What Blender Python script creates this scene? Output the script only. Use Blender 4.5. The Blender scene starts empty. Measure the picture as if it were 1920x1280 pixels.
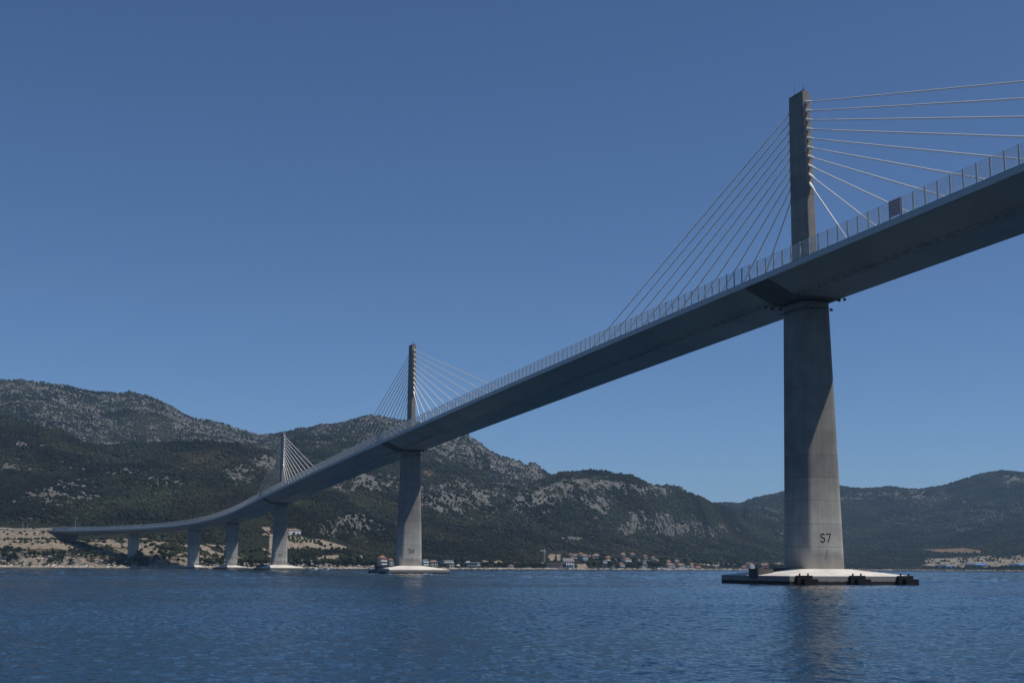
import bpy, math, random
import numpy as np
from mathutils import Vector, Matrix

random.seed(7)
rng = np.random.default_rng(11)
S = bpy.context.scene
COL = S.collection

# ------------------------------------------------------------------ camera
F, PIT, ROL, HC = 2490.68, 0.1677136, 0.0054339, 2.858
_fw = np.array([0, math.cos(PIT), math.sin(PIT)])
_up = np.array([0, -math.sin(PIT), math.cos(PIT)])
_rt = np.array([1.0, 0, 0])
RT = math.cos(ROL) * _rt + math.sin(ROL) * _up
UP = -math.sin(ROL) * _rt + math.cos(ROL) * _up
FW = _fw
cam_d = bpy.data.cameras.new("camera")
cam = bpy.data.objects.new("camera", cam_d)
COL.objects.link(cam)
cam_d.sensor_width = 36.0
cam_d.lens = F / 1920 * 36.0
cam_d.clip_start = 0.5
cam_d.clip_end = 60000
cam.matrix_world = Matrix(((RT[0], UP[0], -FW[0], 0), (RT[1], UP[1], -FW[1], 0),
                           (RT[2], UP[2], -FW[2], HC), (0, 0, 0, 1)))
S.camera = cam

# ------------------------------------------------------------------ light
SUN = Vector((0.524, -0.133, 1.0)).normalized()
EL = math.asin(SUN.z)
AZ = math.atan2(SUN.x, SUN.y)
W = bpy.data.worlds.new("World")
S.world = W
W.use_nodes = True
nt = W.node_tree
bg = nt.nodes["Background"]
sky = nt.nodes.new("ShaderNodeTexSky")
sky.sky_type = 'NISHITA'
sky.sun_disc = False
sky.sun_elevation = EL
sky.sun_rotation = AZ
sky.altitude = 0
sky.air_density = 0.72
sky.dust_density = 0.1
sky.ozone_density = 12.0
nt.links.new(sky.outputs[0], bg.inputs[0])
bg.inputs[1].default_value = 0.084
sd = bpy.data.lights.new("sun", 'SUN')
sd.energy = 4.2
sd.angle = math.radians(0.53)
sd.color = (1.0, 0.94, 0.85)
sun = bpy.data.objects.new("sun", sd)
COL.objects.link(sun)
sun.rotation_euler = SUN.to_track_quat('Z', 'Y').to_euler()
sun.location = (300, -100, 500)
S.view_settings.view_transform = 'Standard'
S.view_settings.look = 'None'
S.view_settings.exposure = 0.0
S.view_settings.gamma = 1.0

# ------------------------------------------------------------------ helpers
def az_dir(x):
    """horizontal unit bearing of the sight line through photo column x at the horizon"""
    v = FW + RT * (x - 960) / F - UP * (1060 - 640) / F
    v = v[:2] / np.hypot(v[0], v[1])
    return v

def zat(x, y, D):
    v = FW + RT * (x - 960) / F - UP * (y - 640) / F
    return HC + D * v[2] / np.hypot(v[0], v[1])

def project(P):
    v = P - np.array([0, 0, HC])
    d = v @ FW
    return 960 + F * (v @ RT) / d, 640 - F * (v @ UP) / d

def tag(o, label=None, cat=None, group=None, kind=None):
    if label: o['label'] = label
    if cat: o['category'] = cat
    if group: o['group'] = group
    if kind: o['kind'] = kind
    return o

WM = {}
def link(o, parent=None, M=None):
    COL.objects.link(o)
    M = M if M is not None else Matrix.Identity(4)
    if parent is not None:
        o.parent = parent
        o.matrix_basis = WM[parent.name].inverted() @ M
    else:
        o.matrix_basis = M
    WM[o.name] = M
    return o

def empty(name, M):
    o = bpy.data.objects.new(name, None)
    o.empty_display_size = 1.0
    return link(o, None, M)

class MB:
    def __init__(s):
        s.v = []; s.f = []; s.m = []
    def quad_ring(s, rings, cap=True, closed=True, mi=0):
        n = len(rings[0]); b = len(s.v)
        for r in rings: s.v += [tuple(p) for p in r]
        for i in range(len(rings) - 1):
            for j in range(n if closed else n - 1):
                k = (j + 1) % n
                s.f.append((b + i*n + j, b + i*n + k, b + (i+1)*n + k, b + (i+1)*n + j)); s.m.append(mi)
        if cap:
            s.f.append(tuple(b + j for j in range(n))[::-1]); s.m.append(mi)
            s.f.append(tuple(b + (len(rings)-1)*n + j for j in range(n))); s.m.append(mi)
    def box(s, x0, x1, y0, y1, z0, z1, mi=0):
        s.quad_ring([[(x0,y0,z0),(x1,y0,z0),(x1,y1,z0),(x0,y1,z0)], [(x0,y0,z1),(x1,y0,z1),(x1,y1,z1),(x0,y1,z1)]], mi=mi)
    def tube(s, a, b, r, r2=None, n=8, mi=0):
        a = Vector(a); b = Vector(b); r2 = r if r2 is None else r2
        d = (b - a).normalized()
        u = d.cross(Vector((0,0,1)))
        if u.length < 1e-3: u = Vector((1,0,0))
        u.normalize(); w = d.cross(u)
        s.quad_ring([[c + (u*math.cos(2*math.pi*k/n) + w*math.sin(2*math.pi*k/n))*q for k in range(n)] for c, q in ((a, r), (b, r2))], mi=mi)
    def mesh(s, name, mats, smooth=False):
        me = bpy.data.meshes.new(name)
        me.from_pydata([tuple(map(float, p)) for p in s.v], [], s.f)
        for m in (mats if isinstance(mats, (list, tuple)) else [mats]): me.materials.append(m)
        if any(s.m): me.polygons.foreach_set('material_index', s.m)
        me.validate(); me.update()
        import bmesh
        bm = bmesh.new(); bm.from_mesh(me); bmesh.ops.recalc_face_normals(bm, faces=bm.faces); bm.to_mesh(me); bm.free()
        if smooth: me.polygons.foreach_set('use_smooth', [True]*len(me.polygons))
        return me
    def build(s, name, mats, parent=None, M=None, smooth=False):
        return link(bpy.data.objects.new(name, s.mesh(name, mats, smooth)), parent, M)

def np_mesh(name, V, Fc, mat, nside, attrs=None, smooth=False):
    me = bpy.data.meshes.new(name)
    V = np.ascontiguousarray(V, np.float32); Fc = np.ascontiguousarray(Fc, np.int32)
    me.vertices.add(len(V)); me.vertices.foreach_set('co', V.ravel())
    me.loops.add(Fc.size); me.loops.foreach_set('vertex_index', Fc.ravel())
    me.polygons.add(len(Fc)); me.polygons.foreach_set('loop_start', np.arange(0, Fc.size, nside, dtype=np.int32))
    me.polygons.foreach_set('use_smooth', np.full(len(Fc), smooth))
    for k, a in (attrs or {}).items():
        at = me.attributes.new(k, 'FLOAT_COLOR', 'POINT')
        at.data.foreach_set('color', np.ascontiguousarray(a, np.float32).ravel())
    me.materials.append(mat)
    me.update(calc_edges=True)
    return me

# ------------------------------------------------------------------ materials
def mat(name, col=(.5,.5,.5), rough=.7, spec=.3, metal=0.0):
    m = bpy.data.materials.new(name); m.use_nodes = True
    b = m.node_tree.nodes['Principled BSDF']
    b.inputs['Base Color'].default_value = (*col, 1)
    b.inputs['Roughness'].default_value = rough
    b.inputs['Specular IOR Level'].default_value = spec
    b.inputs['Metallic'].default_value = metal
    return m, m.node_tree, b

class N:
    """tiny node helper"""
    def __init__(s, t): s.t = t
    def n(s, typ, **k):
        o = s.t.nodes.new('ShaderNode' + typ)
        for a, v in k.items(): setattr(o, a, v)
        return o
    def l(s, a, b): s.t.links.new(a, b)
    def noise(s, vec, scale, detail=4, rough=.55):
        o = s.n('TexNoise'); o.inputs['Scale'].default_value = scale
        o.inputs['Detail'].default_value = detail; o.inputs['Roughness'].default_value = rough
        s.l(vec, o.inputs['Vector']); return o.outputs['Fac']
    def maps(s, vec, sc):
        o = s.n('Mapping'); o.inputs['Scale'].default_value = sc; s.l(vec, o.inputs['Vector']); return o.outputs[0]
    def ramp(s, fac, stops):
        o = s.n('ValToRGB'); e = o.color_ramp.elements
        while len(e) < len(stops): e.new(.5)
        for q, (p, c) in zip(e, stops):
            q.position = p; q.color = (*c, 1) if len(c) == 3 else c
        s.l(fac, o.inputs[0]); return o.outputs[0]
    def mix(s, fac, a, b, mode='MIX'):
        o = s.n('MixRGB', blend_type=mode)
        for i, v in ((0, fac), (1, a), (2, b)):
            if hasattr(v, 'links'): s.l(v, o.inputs[i])
            elif isinstance(v, tuple): o.inputs[i].default_value = (*v, 1)
            else: o.inputs[i].default_value = v
        return o.outputs[0]
    def math(s, op, a, b=0.0, c=None):
        o = s.n('Math', operation=op)
        for i, v in enumerate((a, b) if c is None else (a, b, c)):
            if hasattr(v, 'links'): s.l(v, o.inputs[i])
            else: o.inputs[i].default_value = v
        return o.outputs[0]

def concrete(name, col, joint=4.25, streak=.35, wet=None, panels=True, side=None, foot_bounce=False):
    m, t, b = mat(name, col, .85, .25); h = N(t)
    tc = h.n('TexCoord'); ob = tc.outputs['Object']
    sp = h.n('SeparateXYZ'); h.l(ob, sp.inputs[0]); z = sp.outputs['Z']
    n1 = h.noise(ob, .25, 5); n2 = h.noise(h.maps(ob, (1.2, 1.2, .06)), 1.0, 4); n3 = h.noise(ob, 3.0, 4)
    c = h.mix(1.0, col, h.ramp(n1, [(.3, (.8,.8,.8)), (.7, (1.12,1.11,1.09))]), 'MULTIPLY')
    c = h.mix(streak, c, h.mix(1.0, c, h.ramp(n2, [(.35, (.55,.55,.56)), (.6, (1.08,1.08,1.08))]), 'MULTIPLY'))
    c = h.mix(1.0, c, h.ramp(n3, [(.3, (.92,.92,.92)), (.7, (1.05,1.05,1.05))]), 'MULTIPLY')
    if panels:
        # pour joints every few metres, and each pour a slightly different shade
        zz = h.math('DIVIDE', h.math('ADD', z, .3), joint); fr = h.math('FRACT', zz)
        ln = h.math('LESS_THAN', fr, .035)
        if foot_bounce:   # paler towards the foot, bounce light off footing and sea painted in
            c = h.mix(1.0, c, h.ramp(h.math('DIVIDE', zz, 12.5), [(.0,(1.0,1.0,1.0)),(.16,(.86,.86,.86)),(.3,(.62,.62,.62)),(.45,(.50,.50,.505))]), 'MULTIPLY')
        wn = h.n('TexWhiteNoise', noise_dimensions='1D'); h.l(h.math('FLOOR', zz), wn.inputs['W'])
        c = h.mix(1.0, c, h.ramp(wn.outputs['Value'], [(0, (.88,.89,.91)), (1, (1.07,1.06,1.05))]), 'MULTIPLY')
        c = h.mix(h.math('MULTIPLY', ln, .45), c, (.12,.115,.11))
        xs = h.math('FRACT', h.math('DIVIDE', h.math('ADD', sp.outputs['X'], 31.2), 1.95))
        lx = h.math('LESS_THAN', xs, .03)
        c = h.mix(h.math('MULTIPLY', lx, .13), c, (.1,.1,.1))
        z2 = h.math('LESS_THAN', h.math('FRACT', h.math('DIVIDE', z, 1.06)), .05)
        c = h.mix(h.math('MULTIPLY', z2, .06), c, (.1,.1,.1))
    if side is not None:
        c = h.mix(h.math('GREATER_THAN', z, 1.5), h.mix(.6, h.mix(1.0, c, (.37,.37,.37), 'MULTIPLY'), side), c)
    if wet is not None:
        nz = h.math('ADD', z, h.math('MULTIPLY', h.math('SUBTRACT', n2, .5), .35))
        w = h.n('MapRange'); w.inputs[1].default_value = wet; w.inputs[2].default_value = wet + .18
        w.inputs[3].default_value = 1; w.inputs[4].default_value = 0
        h.l(nz, w.inputs[0]); c = h.mix(w.outputs[0], c, (.022,.021,.018))
    h.l(c, b.inputs['Base Color'])
    bp = h.n('Bump'); bp.inputs['Strength'].default_value = .25; bp.inputs['Distance'].default_value = .05
    h.l(n3, bp.inputs['Height']); h.l(bp.outputs[0], b.inputs['Normal'])
    return m

M_PIER = concrete('pier_concrete', (.45,.437,.405), foot_bounce=True, streak=.22)
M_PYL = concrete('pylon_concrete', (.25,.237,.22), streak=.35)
M_FOOT = concrete('footing_concrete', (.64,.61,.57), streak=.2, wet=.5, panels=False, side=(.24,.235,.225))
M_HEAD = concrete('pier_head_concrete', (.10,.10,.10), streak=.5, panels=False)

def simple(name, col, rough=.7, spec=.3, metal=0., var=.15, scale=2.0):
    m, t, b = mat(name, col, rough, spec, metal); h = N(t)
    tc = h.n('TexCoord'); n = h.noise(tc.outputs['Object'], scale, 4)
    c = h.mix(1.0, col, h.ramp(n, [(.3, (1-var,)*3), (.7, (1+var,)*3)]), 'MULTIPLY')
    h.l(c, b.inputs['Base Color']); return m

def girder_mat():
    m, t, b = mat('girder_paint', (.30,.32,.32), .5, .35); h = N(t)
    a = h.n('Attribute', attribute_name='sw'); sp = h.n('SeparateColor'); h.l(a.outputs['Color'], sp.inputs[0])
    al, ac = sp.outputs[0], sp.outputs[1]
    tc = h.n('TexCoord'); ob = tc.outputs['Object']
    n1 = h.noise(ob, .12, 4); n2 = h.noise(ob, 1.1, 5, .65)
    c = h.mix(1.0, (.27,.288,.28), h.ramp(n1, [(.3, (.86,.87,.88)), (.7, (1.1,1.09,1.07))]), 'MULTIPLY')
    fr = h.math('FRACT', h.math('DIVIDE', al, 12.0)); ln = h.math('LESS_THAN', fr, .02)
    c = h.mix(h.math('MULTIPLY', ln, .35), c, (.42,.42,.42))
    wn = h.n('TexWhiteNoise', noise_dimensions='1D'); h.l(h.math('FLOOR', h.math('DIVIDE', al, 12.0)), wn.inputs['W'])
    c = h.mix(1.0, c, h.ramp(wn.outputs['Value'], [(0,(.9,.9,.9)),(1,(1.08,1.08,1.08))]), 'MULTIPLY')
    f4 = h.math('FRACT', h.math('DIVIDE', al, 4.0)); c = h.mix(h.math('MULTIPLY', h.math('LESS_THAN', f4, .03), .12), c, (.05,.05,.05))
    d = h.math('ABSOLUTE', h.math('SUBTRACT', h.math('ABSOLUTE', ac), 5.0))
    g = h.n('MapRange'); g.inputs[1].default_value = 0; g.inputs[2].default_value = 1.3; g.inputs[3].default_value = 1; g.inputs[4].default_value = 0
    h.l(d, g.inputs[0])
    st = h.math('MULTIPLY', g.outputs[0], h.ramp(n2, [(.42, (0,0,0)), (.62, (1,1,1))]))
    c = h.mix(h.math('MULTIPLY', st, .75), c, (.045,.04,.036))
    h.l(c, b.inputs['Base Color']); return m
M_GIRD = girder_mat()
M_FASC = simple('edge_beam_paint', (.42,.43,.44), .45, .4, var=.08, scale=.6)
M_ROAD = simple('asphalt', (.05,.05,.052), .9)
M_CABLE = simple('cable_sheath', (.80,.78,.74), .45, .4, var=.06)
M_GALV = simple('galvanised_steel', (.38,.40,.43), .5, .5, .1, var=.12)
M_RAIL = simple('barrier_rail', (.74,.75,.76), .4, .5, .2, var=.08)
M_BLACK = simple('black_rubber', (.006,.006,.007), .7, .3)
M_DARK = simple('dark_steel', (.03,.032,.035), .5, .4)
M_PAINTK = simple('black_paint', (.03,.03,.033), .7, .2)
M_WHITE = simple('white_paint', (.88,.87,.86), .5, .4, var=.05)
M_RED = simple('sign_red', (.34,.010,.022), .6, .3, var=.1)

# ------------------------------------------------------------------ bridge alignment
TH = 0.34411
D0 = np.array([-math.sin(TH), math.cos(TH)])
P7 = np.array([56.70, 251.73])
plan = [(-300., P7 - 300*D0), (0., P7), (285., P7 + 285*D0), (570., P7 + 570*D0), (759.5, np.array([-200.69, 966.28])),
        (867.5, np.array([-250.59, 1062.06])), (975.5, np.array([-321.31, 1143.69])), (1059.5, np.array([-395.14, 1183.76]))]
heads = [TH, TH, TH, TH, math.radians(23.2), math.radians(33.8), math.radians(49.5), math.radians(66)]
zk = [(570., 42.70, -.0338), (759.5, 36.9, -.0272), (867.5, 34.2, -.0205), (975.5, 32.55, -.0105), (1060., 32.0, -.003)]
def frame(s):
    i = 0
    while i < len(plan) - 2 and s > plan[i+1][0]: i += 1
    (s0, a), (s1, b) = plan[i], plan[i+1]; L = s1 - s0; u = (s - s0)/L
    ta = np.array([-math.sin(heads[i]), math.cos(heads[i])])*L; tb = np.array([-math.sin(heads[i+1]), math.cos(heads[i+1])])*L
    h00, h10, h01, h11 = 2*u**3-3*u*u+1, u**3-2*u*u+u, -2*u**3+3*u*u, u**3-u*u
    p = h00*a + h10*ta + h01*b + h11*tb
    dd = (6*u*u-6*u)*a + (3*u*u-4*u+1)*ta + (-6*u*u+6*u)*b + (3*u*u-2*u)*tb
    dd = dd/np.hypot(*dd)
    if s <= 570: z = 57.35 - .01762*s - 1.418e-5*s*s
    else:
        j = 0
        while j < len(zk)-2 and s > zk[j+1][0]: j += 1
        q0, q1 = zk[j], zk[j+1]; L = q1[0]-q0[0]; w = (s-q0[0])/L
        z = (2*w**3-3*w*w+1)*q0[1] + (w**3-2*w*w+w)*L*q0[2] + (-2*w**3+3*w*w)*q1[1] + (w**3-w*w)*L*q1[2]
    return p, dd, z
def pt(s, u, v):
    """u metres to the left of the axis, v metres above the deck edge"""
    p, d, z = frame(s)
    return Vector((p[0] - d[1]*u, p[1] + d[0]*u, z + v))
def fmat(s, z=None):
    p, d, zz = frame(s)
    return Matrix.Translation((p[0], p[1], zz if z is None else z)) @ Matrix.Rotation(math.atan2(-d[0], d[1]), 4, 'Z')

bridge = empty('cable_stayed_bridge', Matrix.Translation((P7[0], P7[1], 0)))
tag(bridge, 'long pale concrete cable stayed bridge curving across blue water on tall numbered piers', 'bridge')

def sweep(name, s0, s1, sec, m, step=3.0, closed=True, attr=False, cap=True):
    n = max(2, int(round((s1-s0)/step)) + 1); ss = np.linspace(s0, s1, n)
    M0 = fmat((s0+s1)/2); Mi = M0.inverted()
    b = MB(); b.quad_ring([[Mi @ pt(s, u, v) for u, v in sec] for s in ss], cap=cap, closed=closed)
    o = b.build(name, m, bridge, M0)
    if attr:
        at = o.data.attributes.new('sw', 'FLOAT_COLOR', 'POINT')
        at.data.foreach_set('color', np.array([[s, u, v, 1] for s in ss for u, v in sec], np.float32).ravel())
    return o
GS = [(10.9,-.06),(10.9,-1.02),(10.7,-1.14),(7.0,-2.78),(4.58,-3.87),(0,-3.88),(-4.58,-3.87),(-7.0,-2.78),(-10.7,-1.14),(-10.9,-1.02),(-10.9,-.06)]
HS = [(10.6,-.08),(10.6,-1.2),(10.4,-1.42),(4.3,-4.1),(-4.3,-4.1),(-10.4,-1.42),(-10.6,-1.2),(-10.6,-.08)]
for s0, s1 in ((-290,-4.3),(4.3,280.7),(289.3,565.7),(574.3,1057)):
    sweep('deck_girder', s0, s1, GS, M_GIRD, attr=True)
for c in (0, 285, 570):
    sweep('pier_head', c-4.29, c+4.29, HS, M_HEAD)
for sg in (1, -1):
    sweep('edge_beam', -290, 1060, [(10.92*sg, .06),(11.25*sg,.06),(11.25*sg,-1.1),(10.92*sg,-1.1)], M_FASC)
    sweep('guard_rail', -290, 1060, [(8.2*sg, .55),(8.3*sg,.55),(8.3*sg,.9),(8.2*sg,.9)], M_RAIL)
sweep('road_surface', -290, 1060, [(10.8,-.05),(-10.8,-.05),(-10.8,-.01),(10.8,-.01)], M_ROAD)

# wind barriers: nine rails on posts every 3 m
def barrier(sg):
    M0 = fmat(300); Mi = M0.inverted(); b = MB(); ss = np.arange(-290, 1072, 6.0)
    for k in range(9):
        v = .42 + k*.315; r = .04
        u = 11.1*sg
        b.quad_ring([[Mi @ pt(s, u+a, v+c) for a, c in ((-r,-r),(r,-r),(r,r),(-r,r))] for s in ss])
    return b.build('wind_barrier', M_RAIL, bridge, M0)
pm = MB(); pm.box(-.1,.1,-.1,.1,0,3.05); pm.box(-.14,.14,-.1,.1,-.02,.10)
for k in range(9): pm.box(-.11,.11,-.09,.09,.37+k*.315,.47+k*.315)
post_me = pm.mesh('post', M_GALV)
near_bar, far_bar = barrier(1), barrier(-1)
near_bar['label'] = 'near side barrier with grey posts'
ks = [-13.17 + 3*k for k in range(-92, 358)]
big = [s for s in ks if -78 <= s <= 222]
def post_M(s, u):
    p = pt(s, u, .06); _, d, _ = frame(s)
    return Matrix.Translation(p) @ Matrix.Rotation(math.atan2(-d[0], d[1]), 4, 'Z')
for s in big:
    link(bpy.data.objects.new('post', post_me), near_bar, post_M(s, 11.1))
for bar, u, sel in ((near_bar, 11.1, [s for s in ks if s not in big]), (far_bar, -11.1, ks)):
    M0 = fmat(300); Mi = M0.inverted(); b = MB()
    for s in sel:
        Q = Mi @ post_M(s, u)
        b.quad_ring([[Q @ Vector((x, y, z)) for x, y in ((-.12,-.12),(.12,-.12),(.12,.12),(-.12,.12))] for z in (0, 3.05)])
    tag(b.build('posts', M_GALV, bar, M0), kind='stuff')

def rrect(w, l, r, z, n=5):
    out = []
    for cx, cy, a0 in ((w/2-r, l/2-r, 0), (-w/2+r, l/2-r, 90), (-w/2+r, -l/2+r, 180), (w/2-r, -l/2+r, 270)):
        for k in range(n+1):
            a = math.radians(a0 + 90*k/n); out.append((cx + r*math.cos(a), cy + r*math.sin(a), z))
    return out

def text_mesh(body, size, m, name):
    c = bpy.data.curves.new(name, 'FONT'); c.body = body; c.size = size; c.align_x = 'CENTER'; c.align_y = 'CENTER'
    c.extrude = .01
    o = bpy.data.objects.new(name, c); COL.objects.link(o)
    dg = bpy.context.evaluated_depsgraph_get(); me = bpy.data.meshes.new_from_object(o.evaluated_get(dg))
    bpy.data.objects.remove(o); me.materials.clear(); me.materials.append(m); me.name = name
    return me
def strokes(lines, w, m, name):
    """flat painted strokes in the X,Z plane facing -Y"""
    b = MB()
    for pl in lines:
        for (x0, z0), (x1, z1) in zip(pl[:-1], pl[1:]):
            dx, dz = x1-x0, z1-z0; L = math.hypot(dx, dz); nx, nz = -dz/L*w/2, dx/L*w/2
            ex, ez = dx/L*w*.45, dz/L*w*.45
            q = [(x0-ex+nx,z0-ez+nz),(x1+ex+nx,z1+ez+nz),(x1+ex-nx,z1+ez-nz),(x0-ex-nx,z0-ez-nz)]
            b.quad_ring([[(x,-.012,z) for x,z in q],[(x,.02,z) for x,z in q]])
    return b.mesh(name, m)
def arc(cx, cz, rx, rz, a0, a1, n=12):
    return [(cx+rx*math.cos(math.radians(a0+(a1-a0)*k/n)), cz+rz*math.sin(math.radians(a0+(a1-a0)*k/n))) for k in range(n+1)]
GL_S = [arc(.5,1.2,.38,.3,25,180,9) + arc(.5,1.2,.38,.3,180,235,4)[1:] + [(.5,.78)] + arc(.5,.42,.42,.42,60,-60,8)[1:] + arc(.5,.36,.42,.36,-75,-160,7)]
GL = {'7': [[(.05,1.5),(.95,1.5),(.38,0)]],
      '6': [[(.8,1.5),(.18,.7)] , arc(.5,.45,.42,.45,0,360,18)],
      '5': [[(.85,1.5),(.18,1.5),(.12,.85)] + arc(.45,.5,.45,.5,115,-150,12)],
      '4': [[(.7,0),(.7,1.5),(.05,.45),(.98,.45)]]}
def number_mesh(ch, sc, m):
    ls = [[(x-1.13, z) for x, z in pl] for pl in GL_S] + [[(x+.12, z) for x, z in pl] for pl in GL[ch]]
    return strokes([[(x*sc, z*sc) for x, z in pl] for pl in ls], .2*sc, m, 'pier_number')
GL_MARK = [[(-.1,1.6),(0,2.0),(.12,1.6)],[(0,2.0),(0,1.0)],[(-.05,1.0),(-.35,-.2),(-.45,-1.0)],[(.0,1.0),(-.1,.0)],[(-.9,-1.0),(-.55,-2.2)],[(-.2,-.9),(-.5,-2.3)]]
M_MARK = simple('faint_mark', (.10,.098,.095), .8, .2)

def pier(s, num, zb, zt, Wb, Wt, Lb, Lt, r, label):
    M0 = fmat(s, zb); H = zt - zb
    rings = []
    for k in range(13):
        u = k/12; rings.append(rrect(Wb + (Wt-Wb)*u, Lb + (Lt-Lb)*u, r, H*u))
    b = MB(); b.quad_ring(rings)
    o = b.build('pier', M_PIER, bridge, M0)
    me = o.data
    me.polygons.foreach_set('use_smooth', [len(p.vertices) == 4 for p in me.polygons])
    o['label'] = label
    if num:
        big_ = num in '567'
        z0 = 4.9 if big_ else 5.5
        yf = -(Lb + (Lt-Lb)*(z0+.7)/H)/2 - .015
        link(bpy.data.objects.new('pier_number', number_mesh(num, 1.0 if big_ else .8, M_PAINTK if num in '67' else M_MARK)), o, M0 @ Matrix.Translation((-.1, yf, z0)))
        if big_:
            link(bpy.data.objects.new('pier_emblem', strokes([[(x*.55, z*.42) for x, z in pl] for pl in GL_MARK], .06, M_MARK, 'pier_emblem')), o, M0 @ Matrix.Translation((.1, -Lb/2-.012, 2.6)))
    return o
def footing(s, hw, hl, zt_edge, zp, pw, pl_, label, fenders=False, block=False):
    M0 = fmat(s, 0)
    b = MB()
    b.quad_ring([rrect(2*hw, 2*hl, .25, -2.0), rrect(2*hw, 2*hl, .25, zt_edge-.06), rrect(2*hw-.14, 2*hl-.14, .22, zt_edge), rrect(pw+.8, pl_+.8, .8, zp), rrect(pw-.6, pl_-.6, .8, zp+.02)])
    o = b.build('footing', M_FOOT, bridge, M0); o['label'] = label
    if block:
        q = MB(); q.box(-hw-.02, -hw+3.2, -1.7, 1.6, .9, 2.75); q.box(-hw+3.2, -pw/2-.2, .9, 1.6, 1.0, 2.9)
        q.box(-hw+.2,-hw+.9,-1.2,-.6,2.75,2.95)
        q.build('landing_wall', M_HEAD, o, M0)
    if fenders:
        for x in (-11.6, -.7, 9.4):
            q = MB()
            q.box(x, x+3.1, -hl-.55, -hl-.01, -.4, 1.62); q.box(x+.9, x+3.6, -hl-1.5, -hl-.56, -.35, 1.0)
            q.box(x-.15, x+.05, -hl-.3, -hl-.01, .1, 1.3)
            for dx in (.9, 2.6): q.tube((x+dx, -hl+.15, zt_edge-.1), (x+dx, -hl+.15, zt_edge+.42), .13, .17)
            q.build('fender', M_BLACK, o, M0)
    return o
PIERS = [(0, '7', 2.72, 52.9, 8.8, 6.1, 8.6, 8.4), (285, '6', 2.95, 47.0, 8.8, 6.3, 8.6, 8.4), (570, '5', 3.1, 38.4, 8.6, 6.6, 8.6, 8.4)]
for s, num, zb, zt, wb, wt, lb, lt in PIERS:
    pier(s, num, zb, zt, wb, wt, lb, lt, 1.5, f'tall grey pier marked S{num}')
    footing(s, 12.97, 12.26, 1.55, zb, wb, lb, f'white footing slab in the water under pier S{num}', fenders=num == '7', block=True)
pier(759.5, '4', 2.6, 32.6, 7.7, 9.3, 4.2, 4.2, .6, 'grey pier widening upwards marked S4')
pier(867.5, '', 2.6, 30.0, 8.0, 9.5, 4.2, 4.2, .6, 'grey pier widening upwards at the gravel shore')
pier(975.5, '', 8.5, 28.2, 8.2, 9.6, 4.2, 4.2, .6, 'short grey pier standing on the rocky shore')
footing(759.5, 11.5, 8.5, 1.2, 2.65, 7.7, 4.2, 'pale footing slab in the water under pier S4', block=False)
footing(867.5, 9.5, 8.0, 1.0, 2.65, 8.0, 4.2, 'pale footing slab at the gravel shore')
for s in (759.5, 867.5, 975.5):
    M0 = fmat(s)
    for u in (-2.9, 2.9):
        b = MB(); b.box(u-.9, u+.9, -.9, .9, -4.45, -3.88); b.build('bearing', M_DARK, bridge, M0)
# abutment at the land end
M0 = fmat(1056, 0); b = MB(); b.box(-10.6, 10.6, 0, 9, 16, 31.7); b.box(-10.2, 10.2, -3.5, -.01, 16, 27.7)
b.build('abutment', M_HEAD, bridge, M0)['label'] = 'grey abutment wall at the land end'

# floodlight bars round the pier heads
for s in (0, 285, 570):
    M0 = fmat(s); p_, d_, z_ = frame(s)
    for y in (-5.95, 5.95):
        b = MB(); b.box(-4.4, 3.9, y-.1, y+.1, -4.05, -3.95)
        for k in range(5):
            b.box(-4.1+k*1.85, -3.6+k*1.85, y-.22, y+.22, -4.6, -4.2); b.box(-3.9+k*1.85, -3.8+k*1.85, y-.04, y+.04, -4.2, -4.04)
        for sx in (-5.3, 4.8): b.tube((sx, y, -3.9), (sx, y, -4.35), .28)
        b.build('floodlight_bar', M_DARK, bridge, M0)
    for sx in (-1, 1):
        b = MB(); b.box(sx*3.35-.1, sx*3.35+.1, -4.2, 4.2, -5.9, -5.8)
        for k in range(5): b.box(sx*3.4-.12, sx*3.4+.12, -3.75+k*1.75, -3.5+k*1.75, -6.05, -5.85)
        b.build('floodlight_bar', M_DARK, bridge, M0)
    b = MB(); b.box(-3.0, 3.0, -4.5, -4.4, -5.78, -5.7)
    for k in range(5): b.box(-2.85+k*1.35, -2.6+k*1.35, -4.6, -4.3, -5.98, -5.75)
    b.build('floodlight_bar', M_DARK, bridge, M0)

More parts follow.
